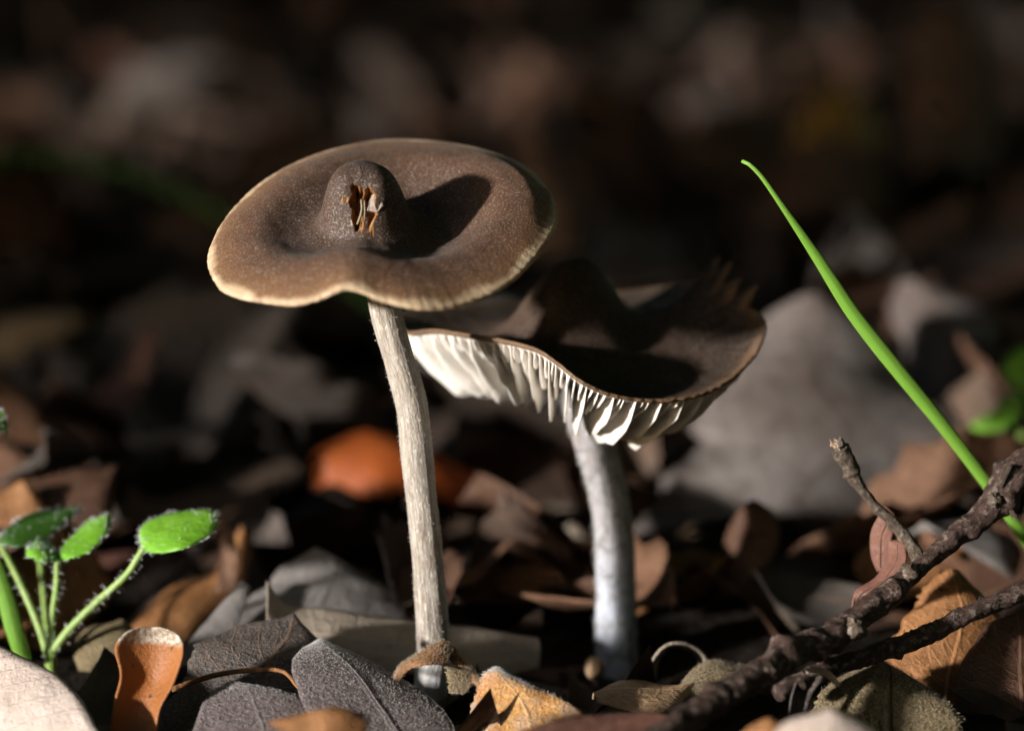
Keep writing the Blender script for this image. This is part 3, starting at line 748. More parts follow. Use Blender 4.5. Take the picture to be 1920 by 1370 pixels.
# behind the mushrooms, near
leaf('dead_leaf', [(-60, 1260, 1.5), (-80, 1080, 2.5), (-40, 960, 3.2), (30, 915, 3.5)], [(170, 1270, 1.5), (205, 1120, 2.3), (190, 1060, 2.7), (60, 918, 3.4)], 'rust',
     'warm brown leaf standing behind the hairy seedling', 0.3, 0.2, 24, dy=1.5, rag=0.12)
leaf('dead_leaf', [(60, 900, 5.5), (110, 890, 5.5), (180, 880, 5.6), (215, 880, 5.8)], [(60, 1010, 4.4), (130, 1010, 4.5), (200, 980, 4.8), (218, 890, 5.7)], 'dark',
     'dark rolled leaf with pale rim behind the hairy seedling', 0.2, 0.05, 25)
leaf('dead_leaf', [(225, 1260, 1.2), (240, 1175, 2.0), (300, 1105, 2.6), (400, 1060, 3.0), (450, 985, 3.6)], [(330, 1290, 0.6), (355, 1200, 1.4), (400, 1140, 2.0), (452, 1085, 2.6), (470, 1000, 3.5)], 'rust',
     'orange-brown leaf slanting behind the spoon-shaped leaf', 0.15, 0.1, 26, dy=1, rag=0.12)
leaf('curled_leaf', [(404, 1110, 3.4), (414, 1050, 3.6), (412, 1000, 3.8), (400, 975, 3.9)], [(442, 1110, 3.3), (446, 1040, 3.5), (432, 990, 3.7), (415, 968, 3.9)], 'mid',
     'thin brown leaf edge rising beside the green seedling leaf', 0.05, 0.03, 27)
leaf('dead_leaf', [(330, 1250, 0.8), (360, 1200, 1.2), (400, 1150, 1.6), (450, 1095, 2.0)], [(400, 1260, 0.6), (420, 1215, 1.0), (450, 1160, 1.4), (470, 1100, 1.9)], 'grey',
     'narrow silver-grey leaf edge beside the orange-brown slanting leaf', 0.08, 0.03, 28)
leaf('dead_leaf', [(390, 1260, 0.6), (420, 1180, 1.3), (470, 1100, 2.0), (540, 1052, 2.5), (580, 1042, 2.6)], [(800, 1240, 1.4), (780, 1175, 1.9), (735, 1115, 2.3), (670, 1065, 2.6), (600, 1042, 2.65)], 'grey',
     'broad grey rounded leaf leaning behind the taller mushroom', 0.3, 0.12, 29, dy=0.5, rag=0.12)
leaf('dead_leaf', [(500, 1090, 1.3), (510, 1105, 1.3), (535, 1130, 1.3), (620, 1142, 1.3), (700, 1156, 1.35), (800, 1168, 1.4), (900, 1180, 1.5), (1010, 1196, 1.7)],
     [(498, 1190, 0.7), (510, 1215, 0.6), (540, 1230, 0.6), (620, 1245, 0.5), (700, 1258, 0.5), (800, 1268, 0.5), (900, 1272, 0.6), (1012, 1250, 1.0)], 'greytan',
     'long grey-tan leaf with a pale upper edge behind the taller stem', 0.1, 0.03, 30, 60, 18)
# behind, middle distance
leaf('dead_leaf', [(575, 905, 9.6), (590, 850, 9.8), (640, 815, 10.0), (700, 806, 10.1), (780, 830, 10.2), (860, 880, 10.4), (922, 930, 10.4)],
     [(585, 920, 9.4), (620, 905, 8.9), (680, 930, 8.7), (740, 930, 8.7), (800, 940, 8.9), (870, 955, 9.4), (925, 945, 10.2)], 'orange',
     'bright orange-brown leaf lying behind the taller mushroom stem', 0.35, 0.1, 31, dy=0, rag=0.12)
leaf('dead_leaf', [(1190, 1000, 7.6), (1210, 880, 8.5), (1280, 760, 9.4), (1380, 640, 10.5), (1470, 570, 11)], [(1740, 980, 8.5), (1785, 880, 9.2), (1770, 760, 10.0), (1690, 640, 10.8), (1560, 575, 11)], 'greybig',
     'large pale grey leaf standing upright behind the grass blade', 0.5, 0.3, 32, freq=0.6, dy=0, rag=0.12)
leaf('dead_leaf', [(1700, 760, 12.2), (1690, 660, 12.6), (1660, 580, 13), (1680, 530, 13.2)], [(1890, 740, 12.2), (1870, 650, 12.6), (1830, 570, 13), (1740, 528, 13.2)], 'greybig',
     'smaller grey leaf behind the large pale grey one', 0.3, 0.2, 33, dy=0, rag=0.12)
leaf('dead_leaf', [(-60, 640, 19), (20, 600, 19.3), (90, 590, 19.5), (165, 590, 19.7)], [(-60, 690, 18.2), (20, 680, 18.4), (100, 655, 18.8), (168, 605, 19.6)], 'tan',
     'blurred tan leaf edge level with the taller mushroom cap', 0.2, 0.05, 34)
leaf('dead_leaf', [(1190, 1190, 3.6), (1200, 1100, 4.6), (1230, 1020, 5.2), (1290, 985, 5.6)], [(1330, 1200, 3.4), (1350, 1130, 4.2), (1350, 1060, 4.8), (1320, 1000, 5.4)], 'tan',
     'warm tan leaf just right of the gilled mushroom stem', 0.2, 0.3, 35, dy=3, rag=0.12)
leaf('dead_leaf', [(1318, 1260, 1.6), (1325, 1160, 2.6), (1350, 1085, 3.2), (1380, 1065, 3.4)], [(1440, 1270, 1.4), (1460, 1180, 2.4), (1440, 1110, 3.0), (1400, 1068, 3.4)], 'dark',
     'dark reddish-brown folded leaf behind the arched strip', 0.2, 0.25, 36, dy=2.5, rag=0.12)
leaf('dead_leaf', [(1395, 1060, 5.6), (1400, 1030, 5.9), (1430, 1010, 6.2), (1470, 1008, 6.3)], [(1420, 1085, 5.3), (1460, 1085, 5.3), (1500, 1070, 5.5), (1515, 1035, 6.0)], 'amber',
     'small yellowish leaf in the hollow right of the gilled mushroom', 0.15, 0.15, 37, dy=3, rag=0.12)
leaf('dead_leaf', [(840, 1110, 4.6), (870, 1020, 5.5), (900, 960, 6.2), (960, 945, 6.4)], [(1010, 1120, 4.4), (1020, 1050, 5.1), (1010, 990, 5.8), (980, 950, 6.3)], 'mid',
     'mid-brown leaf crumpled between the two mushroom stems', 0.2, 0.3, 38, freq=1.6, dy=3.5, rag=0.12)
leaf('dead_leaf', [(1000, 1110, 4.4), (1010, 1050, 4.9), (1030, 1000, 5.4), (1060, 985, 5.6)], [(1110, 1120, 4.2), (1120, 1060, 4.8), (1115, 1010, 5.3), (1085, 988, 5.6)], 'greytan',
     'pale greyish leaf close behind the gilled mushroom stem', 0.15, 0.22, 39, dy=3, rag=0.12)
leaf('dead_leaf', [(1470, 960, 7.8), (1490, 930, 8.0), (1540, 905, 8.3), (1620, 910, 8.4)], [(1500, 1010, 7.0), (1560, 1015, 6.9), (1630, 1000, 7.1), (1680, 950, 7.8)], 'grey',
     'grey flat leaf beneath the broken side branch', 0.12, 0.15, 40, dy=1.5, rag=0.12)
leaf('dead_leaf', [(1600, 1060, 3.0), (1640, 1000, 3.4), (1720, 990, 3.5), (1800, 1010, 3.4)], [(1620, 1120, 2.2), (1700, 1100, 2.4), (1760, 1080, 2.6), (1815, 1030, 3.2)], 'rust',
     'reddish-brown leaf behind the fork of the thick twig', 0.15, 0.2, 41, dy=2, rag=0.12)
leaf('dead_leaf', [(985, 480, 23), (990, 380, 24), (980, 300, 25), (985, 250, 25.5)], [(1085, 500, 23), (1090, 420, 24), (1040, 330, 25), (1010, 255, 25.5)], 'mid',
     'upright tan leaf behind the rim of the wide cap', 0.3, 0.1, 42)
leaf('dead_leaf', [(150, 1260, 0.8), (140, 1215, 1.2), (170, 1180, 1.5), (220, 1170, 1.6)], [(230, 1290, 0.2), (250, 1250, 0.6), (255, 1210, 1.0), (245, 1175, 1.5)], 'moss',
     'olive-brown leaf below the hairy seedling stalks', 0.1, 0.05, 43)
leaf('dead_leaf', [(1440, 420, 36), (1400, 300, 40), (1430, 180, 44), (1500, 120, 46)], [(1640, 440, 36), (1660, 330, 40), (1630, 210, 44), (1560, 125, 46)], 'mid',
     'large blurred mid-brown leaf in the far litter above the grass tip', 0.6, 0.3, 44, freq=0.4)
leaf('dead_leaf', [(1490, 280, 34), (1500, 230, 36), (1530, 190, 38), (1570, 175, 38.5)], [(1640, 290, 34), (1650, 250, 36), (1630, 205, 37.5), (1595, 178, 38.5)], 'amber',
     'blurred amber leaf in the far litter above the grass tip', 0.4, 0.1, 45, freq=0.4)
leaf('dead_leaf', [(1270, 300, 40), (1280, 260, 42), (1300, 235, 43), (1320, 225, 43.5)], [(1350, 305, 40), (1355, 270, 42), (1345, 240, 43), (1330, 225, 43.5)], 'amber',
     'smaller blurred amber leaf beyond the gilled mushroom', 0.3, 0.1, 46, freq=0.4)
leaf('dead_leaf', [(1700, 330, 40), (1690, 180, 46), (1710, 60, 50), (1760, 10, 52)], [(1860, 340, 40), (1880, 210, 46), (1860, 90, 50), (1800, 15, 52)], 'mid',
     'large blurred brown leaf in the far litter beyond the grass blade', 0.6, 0.3, 47, freq=0.4)

# round seed at the foot of the gilled mushroom
def bud():
    c = W(1112, 1252, 1.3); n, m = 18, 24
    th = np.linspace(0.02, math.pi - 0.02, n); a = np.arange(m) / m * 2 * math.pi
    R = 0.15 * (1 + 0.12 * np.cos(3 * a)[None] * np.sin(th)[:, None] + 0.15 * np.exp(-(th / 0.35) ** 2)[:, None])
    P = c + np.stack([R * np.sin(th)[:, None] * np.cos(a)[None], R * np.sin(th)[:, None] * np.sin(a)[None], 1.15 * R * np.cos(th)[:, None] * np.ones((1, m))], -1)
    o = thing('fallen_bud', c - np.array([0, 0, 1.2]), 'small round tan bud on a stalk touching the gilled mushroom base', 'bud')
    part('bud', P.reshape(-1, 3), grid_faces(n, m, False, True), M['tan'], o)
    V, F, UV, _ = tube(spline(np.array([c - [0, 0, 1.2], c - [-0.05, 0, 0.5], c - [0, 0, 0.1]]), 10), 0.05, 8); part('stalk', V, F, M['bark_dry'], o, UV)
bud()

# ------------------------------------------------------------------ twigs
def twig(parent, name, pts, radii, mat, n=140, ring=18, seed=1, knots=8):
    C = spline(WL(pts), n); r = np.random.default_rng(seed)
    C = C + 0.02 * np.stack([wob(C, 2.5, seed + 1), wob(C, 2.5, seed + 2), wob(C, 2.5, seed + 3)], -1)
    R = np.interp(np.linspace(0, 1, n), np.linspace(0, 1, len(radii)), radii)
    kn = r.random(knots); ka = r.random(knots) * 6.28
    def lump(a, v):
        f = 1 + 0.06 * np.sin(3 * a + v * 30) + 0.05 * np.sin(5 * a - v * 47 + 1) + 0.05 * np.sin(v * 90 + 2 * a)
        for q, w in zip(kn, ka): f = f + 0.38 * np.exp(-((v - q) / 0.012) ** 2) * (0.5 + 0.5 * np.cos(a - w))
        return f + r.normal(0, 0.04, (n, ring)) + 0.05 * np.sin(v * 260 + 3 * a) * np.sin(v * 71)
    V, F, UV, P = tube(C, R, ring, True, lump)
    return part(name, V, F, M[mat], parent, UV), P
t1 = thing('fallen_twig', W(1250, 1370, -4.4), 'thick knobbly purple-brown twig with a broken side branch', 'twig', 'fallen twigs on the leaf litter')
twig(t1, 'main_branch', [(2040, 790, 0.6), (1960, 850, 0.3), (1905, 890, 0.1), (1862, 945, -0.1), (1800, 1000, -0.4), (1720, 1070, -0.9), (1650, 1125, -1.4), (1570, 1185, -1.9), (1480, 1228, -2.6), (1380, 1290, -3.4), (1290, 1345, -4.1), (1180, 1420, -4.9)],
     [0.26, 0.25, 0.24, 0.14, 0.13, 0.18, 0.19, 0.20, 0.2, 0.2, 0.2, 0.2], 'bark', 190, 22, 2, 14)
sb, sbP = twig(t1, 'side_branch', [(1725, 1065, -0.85), (1712, 1030, -0.6), (1680, 985, -0.3), (1640, 945, -0.2), (1608, 905, -0.15), (1590, 870, -0.1), (1574, 836, -0.1)],
     [0.12, 0.10, 0.085, 0.075, 0.07, 0.12, 0.14], 'bark_dry', 90, 16, 5, 6)
# splintered end of the side branch
cE = W(1573, 836, -0.1)
n = 90; r = np.random.default_rng(3)
D = np.stack([r.normal(-0.25, 0.35, n), r.normal(0, 0.35, n), np.abs(r.normal(0.7, 0.3, n))], 1)
HV, HF = spikes(cE + r.normal(0, 0.05, (n, 3)) * [1, 1, 0.5], D, 0.08 * (0.5 + r.random(n)), 0.014)
part('splintered_end', HV, HF, M['wood'], sb)
V, F, UV, _ = tube(spline(WL([(1574, 845, -0.16), (1577, 832, -0.17), (1576, 822, -0.15)]), 8), [0.07, 0.07, 0.065, 0.06, 0.055, 0.05, 0.045, 0.03], 12)
part('pith', V, F, M['slate'], sb, UV)
for (px, py, y, rr, mt) in ((1706, 1074, -1.15, 0.13, 'bark_dry'), (1604, 1180, -2.0, 0.15, 'bark_dry'), (1440, 1262, -3.15, 0.12, 'bark_dry'), (1864, 938, -0.3, 0.1, 'bark_dry')):
    c = W(px, py, y); nn, mm = 12, 16
    th = np.linspace(0.03, math.pi - 0.03, nn); a = np.arange(mm) / mm * 2 * math.pi
    R = rr * (1 + 0.25 * np.random.default_rng(int(px)).normal(size=(nn, mm)) * 0.7)
    P = c + np.stack([R * np.sin(th)[:, None] * np.cos(a), R * np.sin(th)[:, None] * np.sin(a), R * np.cos(th)[:, None] * np.ones(mm)], -1)
    part('knot', P.reshape(-1, 3), grid_faces(nn, mm, False, True), M[mt], t1)
twig(t1, 'stub', [(1885, 935, -0.2), (1896, 955, -0.25), (1905, 972, -0.3)], [0.05, 0.035, 0.045], 'bark_dry', 16, 10, 9, 1)
V, F, UV = shell(patch_grid([(1872, 910, -0.15), (1880, 890, -0.15), (1890, 870, -0.1)], [(1880, 915, -0.2), (1888, 895, -0.22), (1899, 872, -0.2)], 10, 6, 0.03), 0.03)
part('peeling_bark', V, F, M['bark_dry'], t1, UV)
t2 = thing('fallen_twig', W(1480, 1290, -1.8), 'thin dark twig passing under the thick knobbly twig', 'twig', 'fallen twigs on the leaf litter')
t2o, P2 = twig(t2, 'main_branch', [(2020, 1050, -0.2), (1920, 1108, -0.5), (1840, 1140, -0.8), (1740, 1188, -1.1), (1650, 1220, -1.4), (1560, 1250, -1.9), (1460, 1300, -2.4)], [0.11, 0.125, 0.13, 0.135, 0.14, 0.14, 0.13], 'bark', 130, 16, 11, 8)
r = np.random.default_rng(5); n = 240
i = r.integers(3, 90, n); j = r.integers(0, 16, n)
HV, HF = spikes(P2[i, j], r.normal(0, 0.6, (n, 3)) + [0, 0, 0.7], 0.09 * (0.3 + r.random(n)), 0.009); part('bark_shreds', HV, HF, M['bark_dry'], t2, kind='stuff')
t3 = thing('fallen_twig', W(920, 940, 9.0), 'pale straight stick lying behind the gilled mushroom stem', 'twig', 'fallen twigs on the leaf litter')
twig(t3, 'main_branch', [(900, 925, 9.2), (980, 938, 9.0), (1060, 944, 8.8), (1130, 952, 8.6), (1220, 975, 8.2)], [0.12, 0.13, 0.13, 0.13, 0.12], 'bark_dry', 50, 12, 13, 4)
t4 = thing('dry_stalk', W(1490, 1175, 3.0), 'short straw-coloured stalk sloping among leaves behind the thick twig', 'stalk')
V, F, UV, _ = tube(spline(WL([(1405, 1080, 4.0), (1440, 1115, 3.6), (1470, 1150, 3.2), (1495, 1180, 2.9)]), 20), np.linspace(0.08, 0.05, 20), 10); part('stalk', V, F, M['bark_dry'], t4, UV)

# ------------------------------------------------------------------ grass
def blade(pts, widths, mat, label, fold=0.3, n=90, twist=0.0, group='grass blades', face=0.0):
    C = spline(WL(pts), n); T = np.gradient(C, axis=0); T /= np.linalg.norm(T, axis=1, keepdims=True)
    w = np.interp(np.linspace(0, 1, n), np.linspace(0, 1, len(widths)), widths)
    view = CAM - C; view /= np.linalg.norm(view, axis=1, keepdims=True)
    side = np.cross(T, view); side /= np.linalg.norm(side, axis=1, keepdims=True)
    nrm = np.cross(side, T)
    a = face + twist * np.linspace(0, 1, n)
    S = side * np.cos(a)[:, None] + nrm * np.sin(a)[:, None]; Nn = np.cross(S, T)
    v = np.linspace(-1, 1, 9)
    P = C[:, None] + S[:, None] * (w[:, None] * v[None] * 0.5)[..., None] - Nn[:, None] * (w[:, None] * fold * (np.abs(v) ** 1.4)[None] * 0.5)[..., None]
    V, F, UV = shell(P, 0.02)
    return single('grass_blade', V, F, M[mat], label, 'grass', group, UV=UV)
blade([(2060, 1230, 1.4), (1990, 1110, 1.2), (1915, 998, 0.9), (1850, 905, 0.7), (1770, 800, 0.5), (1680, 690, 0.3), (1600, 588, 0.2), (1530, 480, 0.1), (1470, 392, 0.0), (1428, 332, 0.0), (1404, 308, 0.05), (1391, 302, 0.1)],
      [0.17, 0.17, 0.18, 0.18, 0.18, 0.185, 0.2, 0.21, 0.19, 0.14, 0.07, 0.04], 'grass', 'bright green grass blade leaning behind the thick twig', 0.35)
blade([(46, 1240, 0.6), (30, 1190, 0.6), (8, 1110, 0.7), (-20, 1030, 0.8), (-60, 940, 0.8)], [0.22, 0.26, 0.25, 0.2, 0.15], 'grass', 'short grass blade beside the hairy seedling', 0.3)
blade([(815, 1010, 11), (800, 900, 13), (780, 780, 15), (765, 690, 17), (730, 600, 19), (640, 530, 21), (540, 465, 23), (420, 408, 24), (300, 350, 25), (180, 312, 25.5), (60, 300, 26), (-80, 300, 26)], [0.3, 0.35, 0.35, 0.35, 0.34, 0.34, 0.32, 0.32, 0.32, 0.32, 0.3], 'grass_dark', 'blurred grass blade in shade-darkened green arching behind the wide cap', 0.3, face=0.5)

# ------------------------------------------------------------------ seedlings
def green_leaf(parent, left, right, bulge, seed, hairs=260, mat='seedling', jag=0.0, hl=0.075):
    P = patch_grid(left, right, 30, 16, bulge, 0.012, seed, 4, jag)
    V, F, UV = shell(P, 0.025)
    o = part('leaf', V, F, M[mat], parent, UV)
    r = np.random.default_rng(seed); n = gnormals(P)
    if n[15, 8] @ np.array([0, 0, 1.0]) < 0: n = -n
    k = hairs // 2
    i = np.r_[r.integers(1, 29, k), r.integers(1, 29, k)]; j = np.r_[r.integers(0, 16, k), np.where(r.random(k) < 0.5, 0, 15)]
    c = P.mean((0, 1)); outv = P[i, j] - c; outv /= np.linalg.norm(outv, axis=1, keepdims=True)
    D = n[i, j] * 0.8 + outv * np.r_[np.full(k, 0.3), np.full(k, 1.2)][:, None] + r.normal(0, 0.25, (2 * k, 3))
    i2 = np.minimum(i + 1, 29); f = r.random((2 * k, 1))
    HV, HF = spikes(P[i, j] * (1 - f) + P[i2, j] * f, D, hl * (0.3 + 1.1 * r.random(2 * k) ** 2), 0.0055)
    part('hair', HV, HF, M['hair'], o, kind='stuff')
    return o
def petiole(parent, pts, rad, seed, hairs=60, mat='petiole'):
    C = spline(WL(pts), 40)
    V, F, UV, P = tube(C, np.linspace(rad[0], rad[1], 40), 12)
    o = part('stalk', V, F, M[mat], parent, UV)
    r = np.random.default_rng(seed); i = r.integers(2, 40, hairs); j = r.integers(0, 12, hairs)
    D = P[i, j] - C[np.clip(i - 1, 0, 39)]; D = D / np.linalg.norm(D, axis=1, keepdims=True) + r.normal(0, 0.25, (hairs, 3))
    HV, HF = spikes(P[i, j], D, 0.09 * (0.4 + r.random(hairs)), 0.005); part('hair', HV, HF, M['hair'], o, kind='stuff')
s1 = thing('seedling', W(95, 1270, 0.9), 'hairy green seedling with round leaves on branching stalks', 'seedling', 'small green seedlings')
petiole(s1, [(96, 1275, 0.9), (95, 1225, 0.9), (97, 1215, 0.9)], (0.085, 0.085), 1, 10)
petiole(s1, [(96, 1225, 0.9), (130, 1180, 0.85), (180, 1130, 0.8), (235, 1080, 0.7), (262, 1040, 0.7), (272, 1022, 0.7)], (0.068, 0.05), 2, 110)
petiole(s1, [(95, 1222, 0.9), (98, 1160, 1.0), (106, 1100, 1.05), (108, 1050, 1.1)], (0.06, 0.045), 3, 70)
petiole(s1, [(90, 1225, 0.9), (68, 1160, 1.2), (30, 1075, 1.5), (-4, 1010, 1.6)], (0.065, 0.05), 4, 40)
petiole(s1, [(92, 1222, 1.0), (84, 1140, 1.8), (76, 1060, 2.4), (70, 1030, 2.5)], (0.05, 0.04), 5, 30)
green_leaf(s1, [(270, 1028, 0.55), (262, 1005, 0.75), (272, 982, 0.95), (312, 965, 1.1), (360, 957, 1.15), (398, 958, 1.1), (410, 972, 0.95)],
           [(272, 1030, 0.5), (285, 1035, 0.3), (310, 1036, 0.15), (340, 1030, 0.05), (372, 1017, 0.2), (398, 1000, 0.45), (409, 975, 0.9)], 0.06, 11, 230)
green_leaf(s1, [(108, 1050, 1.0), (110, 1030, 1.3), (140, 1002, 1.5), (170, 975, 1.6), (206, 965, 1.6)], [(110, 1054, 0.9), (135, 1045, 0.6), (165, 1035, 0.6), (195, 1010, 0.9), (207, 970, 1.5)], 0.05, 12, 240, jag=0.04)
green_leaf(s1, [(108, 1048, 1.0), (95, 1020, 1.3), (75, 1010, 1.3), (50, 1030, 1.0)], [(106, 1054, 0.8), (90, 1054, 0.6), (70, 1052, 0.6), (50, 1036, 0.9)], 0.05, 13, 200, jag=0.04)
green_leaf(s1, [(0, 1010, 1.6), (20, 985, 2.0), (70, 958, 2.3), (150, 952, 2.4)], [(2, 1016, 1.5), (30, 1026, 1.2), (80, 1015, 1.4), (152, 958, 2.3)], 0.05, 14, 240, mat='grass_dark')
s2 = thing('seedling', W(-60, 1240, 1.5), 'hairy green seedling leaf beside the short grass blade, mostly hidden past the edge', 'seedling', 'small green seedlings')
petiole(s2, [(-60, 1240, 1.5), (-70, 1000, 1.5), (-50, 800, 1.4)], (0.07, 0.05), 6, 30)
green_leaf(s2, [(-60, 800, 1.4), (-40, 775, 1.6), (-10, 764, 1.7), (6, 772, 1.6)], [(-58, 812, 1.2), (-30, 818, 1.0), (-4, 812, 1.1), (14, 796, 1.4)], 0.05, 15, 200, jag=0.05)
s3 = thing('seedling', W(1930, 1080, 8.5), 'blurred green seedling with ragged leaves behind the grass blade', 'seedling', 'small green seedlings')
petiole(s3, [(1925, 1080, 8.5), (1922, 960, 8.5), (1918, 850, 8.5), (1920, 740, 8.5)], (0.11, 0.08), 7, 30)
green_leaf(s3, [(1920, 740, 8.5), (1890, 740, 9.0), (1860, 770, 9.2), (1825, 800, 9.0)], [(1922, 752, 8.0), (1900, 790, 7.8), (1870, 805, 8.0), (1828, 808, 8.8)], 0.08, 16, 60, jag=0.06)
green_leaf(s3, [(1920, 735, 8.6), (1890, 715, 9.2), (1880, 690, 9.6), (1900, 660, 9.8)], [(1930, 740, 8.3), (1960, 720, 8.4), (1970, 690, 8.8), (1940, 655, 9.6)], 0.08, 17, 60, jag=0.06)
green_leaf(s3, [(1920, 740, 8.5), (1960, 750, 9), (2000, 770, 9), (2030, 800, 8.8)], [(1918, 752, 8.1), (1940, 790, 7.9), (1980, 810, 8.2), (2030, 806, 8.6)], 0.08, 18, 60, jag=0.06)

# ------------------------------------------------------------------ fallen leaves of the background
def rnd_leaf_grid(L, Wd, kind, curl, cup, twist, wave, seed, nu=16, nv=8):
    u = np.linspace(0, 1, nu); v = np.linspace(-1, 1, nv)
    if kind == 0: w = np.sin(math.pi * u ** 0.8) ** 0.8
    elif kind == 1: w = np.sin(math.pi * u ** 1.25) ** 0.9
    else: w = np.sin(math.pi * u ** 0.95) ** 0.7 * (1 + 0.12 * np.cos(u * 27))       # lobed
    w = w * Wd / 2 + 0.03
    X = (u[:, None] - 0.5) * L * np.ones((1, nv)); Y = w[:, None] * v[None]
    Z = curl * ((u - 0.5) ** 2)[:, None] * 4 + cup * (np.abs(v) ** 1.6)[None] * (w / Wd * 2)[:, None] + twist * (u - 0.5)[:, None] * v[None]
    P = np.stack([X, Y, Z], -1)
    P[..., 2] += wave * wob(P, 1.4, seed)
    return P
protos = []
r = np.random.default_rng(21)
for k in range(14):
    L = 3.6 + 2.6 * r.random(); Wd = L * (0.42 + 0.25 * r.random())
    curled = k % 3
    P = rnd_leaf_grid(L, Wd, k % 3 if k % 5 else 2, (0.2 + 1.1 * (curled == 1)) * r.choice([-1, 1]), (0.25 + 0.9 * (curled == 2)) * r.choice([1, 1, -1]), r.normal(0, 0.7), 0.14, k)
    V, F, UV = shell(P, 0.03)
    protos.append((mesh('dead_leaf', V, F, M['dark'], UV), ('flat', 'bowed', 'cupped')[curled], L))
words = {'dark': 'dark brown', 'black': 'blackish', 'mid': 'mid-brown', 'grey': 'grey', 'rust': 'rust-coloured', 'tan': 'tan', 'greytan': 'grey-tan', 'pink': 'rosy-brown', 'amber': 'amber', 'slate': 'slate-dark'}
pick = ['dark'] * 34 + ['black'] * 16 + ['mid'] * 22 + ['grey'] * 6 + ['rust'] * 5 + ['greytan'] * 3 + ['pink'] * 6 + ['slate'] * 14
for k in range(252):
    d = 43.6 + 136 * ((k + 0.5) / 252) ** 1.75
    y = d - 40.1 + r.normal(0, 0.4)
    x = (r.random() * 2 - 1) * 0.18 * d * 1.15
    qx, qy = pix(np.array([x, y, 0.5]))
    if y < 10.5 and 540 < qx < 960 and qy < 1010: y += 4
    me, how, L = protos[r.integers(len(protos))]
    mk = pick[r.integers(len(pick))]
    if mk in ('grey', 'greytan') and qx < 900 and y > 8: mk = 'slate'  # left background greys turned darker, its shade put into the leaf colour
    o = bpy.data.objects.new('dead_leaf', me); COL.objects.link(o)
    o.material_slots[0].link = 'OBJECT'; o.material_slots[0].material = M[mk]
    tilt = abs(r.normal(0, 0.5))
    o.rotation_euler = (r.normal(0, 0.30), -tilt * r.choice([1, -1]), r.random() * 6.28)
    gz = float(ground_z(np.array([x]), np.array([y]))[0])
    sc = (0.8 + 0.5 * r.random()) * (0.45 + 0.55 * min(1, y / 20))
    o.scale = (sc,) * 3
    z = gz + 0.15 + math.sin(tilt) * L * sc * 0.36 + 0.35 * r.random()
    if mk == 'tan' and y > 40: mk = 'mid'
    o.location = Vector((x * CM, y * CM, z * CM))
    qx = pix(np.array([x, y, z]))[0]
    what = 'the hairy seedling' if qx < 330 else 'the taller mushroom' if qx < 880 else 'the gilled mushroom' if qx < 1330 else 'the grass blade' if qx < 1780 else 'the forked end of the thick twig'
    far = 'close behind' if y < 8 else 'some way behind' if y < 22 else 'well behind' if y < 55 else 'far beyond'
    size = 'small ' if L * sc < 3.0 else 'large ' if L * sc > 5.2 else ''
    tag(o, '%s%s %s fallen leaf lying %s %s' % (size, how, words[mk], far, what), 'leaf', 'fallen leaves of the background litter')

# the mass of older litter nobody could count
def litter():
    r = np.random.default_rng(5)
    n = 7000
    Vs, Fs, UVs = [], [], []
    base = []
    for k in range(10):
        L = 3.0 + 3.0 * r.random()
        P = rnd_leaf_grid(L, L * 0.5, k % 3, r.normal(0, 0.5), r.normal(0, 0.5), r.normal(0, 0.6), 0.12, 30 + k, 7, 5)
        u, v = np.meshgrid(np.linspace(0, 1, 7), np.linspace(0, 1, 5), indexing='ij')
        base.append((P.reshape(-1, 3), np.stack([u, v], -1).reshape(-1, 2)))
    F0 = grid_faces(7, 5)
    off = 0
    for k in range(n):
        if k < 4400: x, y = r.uniform(-55, 55), r.uniform(-22, 190)
        else: x, y = r.uniform(-300, 300), r.uniform(-150, 420)
        P, uv = base[r.integers(10)]
        s = (0.5 + 0.5 * r.random()) if (abs(x) < 14 and -8 < y < 9) else 0.8 + 0.5 * r.random()
        near = abs(x) < 14 and -10 < y < 4
        a, b, c = r.random() * 6.28, r.normal(0, 0.12 if near else 0.4), r.normal(0, 0.12 if near else 0.4)
        ca, sa = math.cos(a), math.sin(a)
        Rz = np.array([[ca, -sa, 0], [sa, ca, 0], [0, 0, 1]])
        Rx = np.array([[1, 0, 0], [0, math.cos(b), -math.sin(b)], [0, math.sin(b), math.cos(b)]])
        Ry = np.array([[math.cos(c), 0, math.sin(c)], [0, 1, 0], [-math.sin(c), 0, math.cos(c)]])
        gz = ground_z(np.array([x]), np.array([y]))[0]
        low = -0.1 if (abs(x) < 14 and -9 < y < 6) else 0.15
        Vs.append((P * s) @ (Rz @ Rx @ Ry).T + [x, y, gz + low + 0.2 * r.random()]); Fs.append(F0 + off); UVs.append(uv); off += len(P)
    o = single('leaf_litter', np.vstack(Vs), np.vstack(Fs), M['litter'], 'dark mass of rotting leaf litter covering the forest floor', 'leaf litter', None, 'stuff', np.vstack(UVs))
def litter_material():
    m = NT('old_litter'); ob = m.coords('Object')
    big = m.noise(ob, 22, 2); n2 = m.noise(ob, 300, 5, 0.65)
    col = m.ramp(big, [(0.25, (0.03, 0.018, 0.012)), (0.42, (0.085, 0.045, 0.028)), (0.52, (0.05, 0.03, 0.022)), (0.62, (0.13, 0.085, 0.06)), (0.8, (0.10, 0.08, 0.07))])
    col = m.mix(m.math('MULTIPLY', m.ramp(n2, [(0.45, 0.0), (0.7, 1.0)]), 0.6), col, (0.012, 0.009, 0.007))
    nb = m.bump(n2, 0.5, 0.001); nb = m.bump(m.noise(ob, 2000, 3), 0.4, 0.0004, nb)
    return m.fin(col, 0.65, nb, spec=0.3)
M['litter'] = litter_material()
litter()

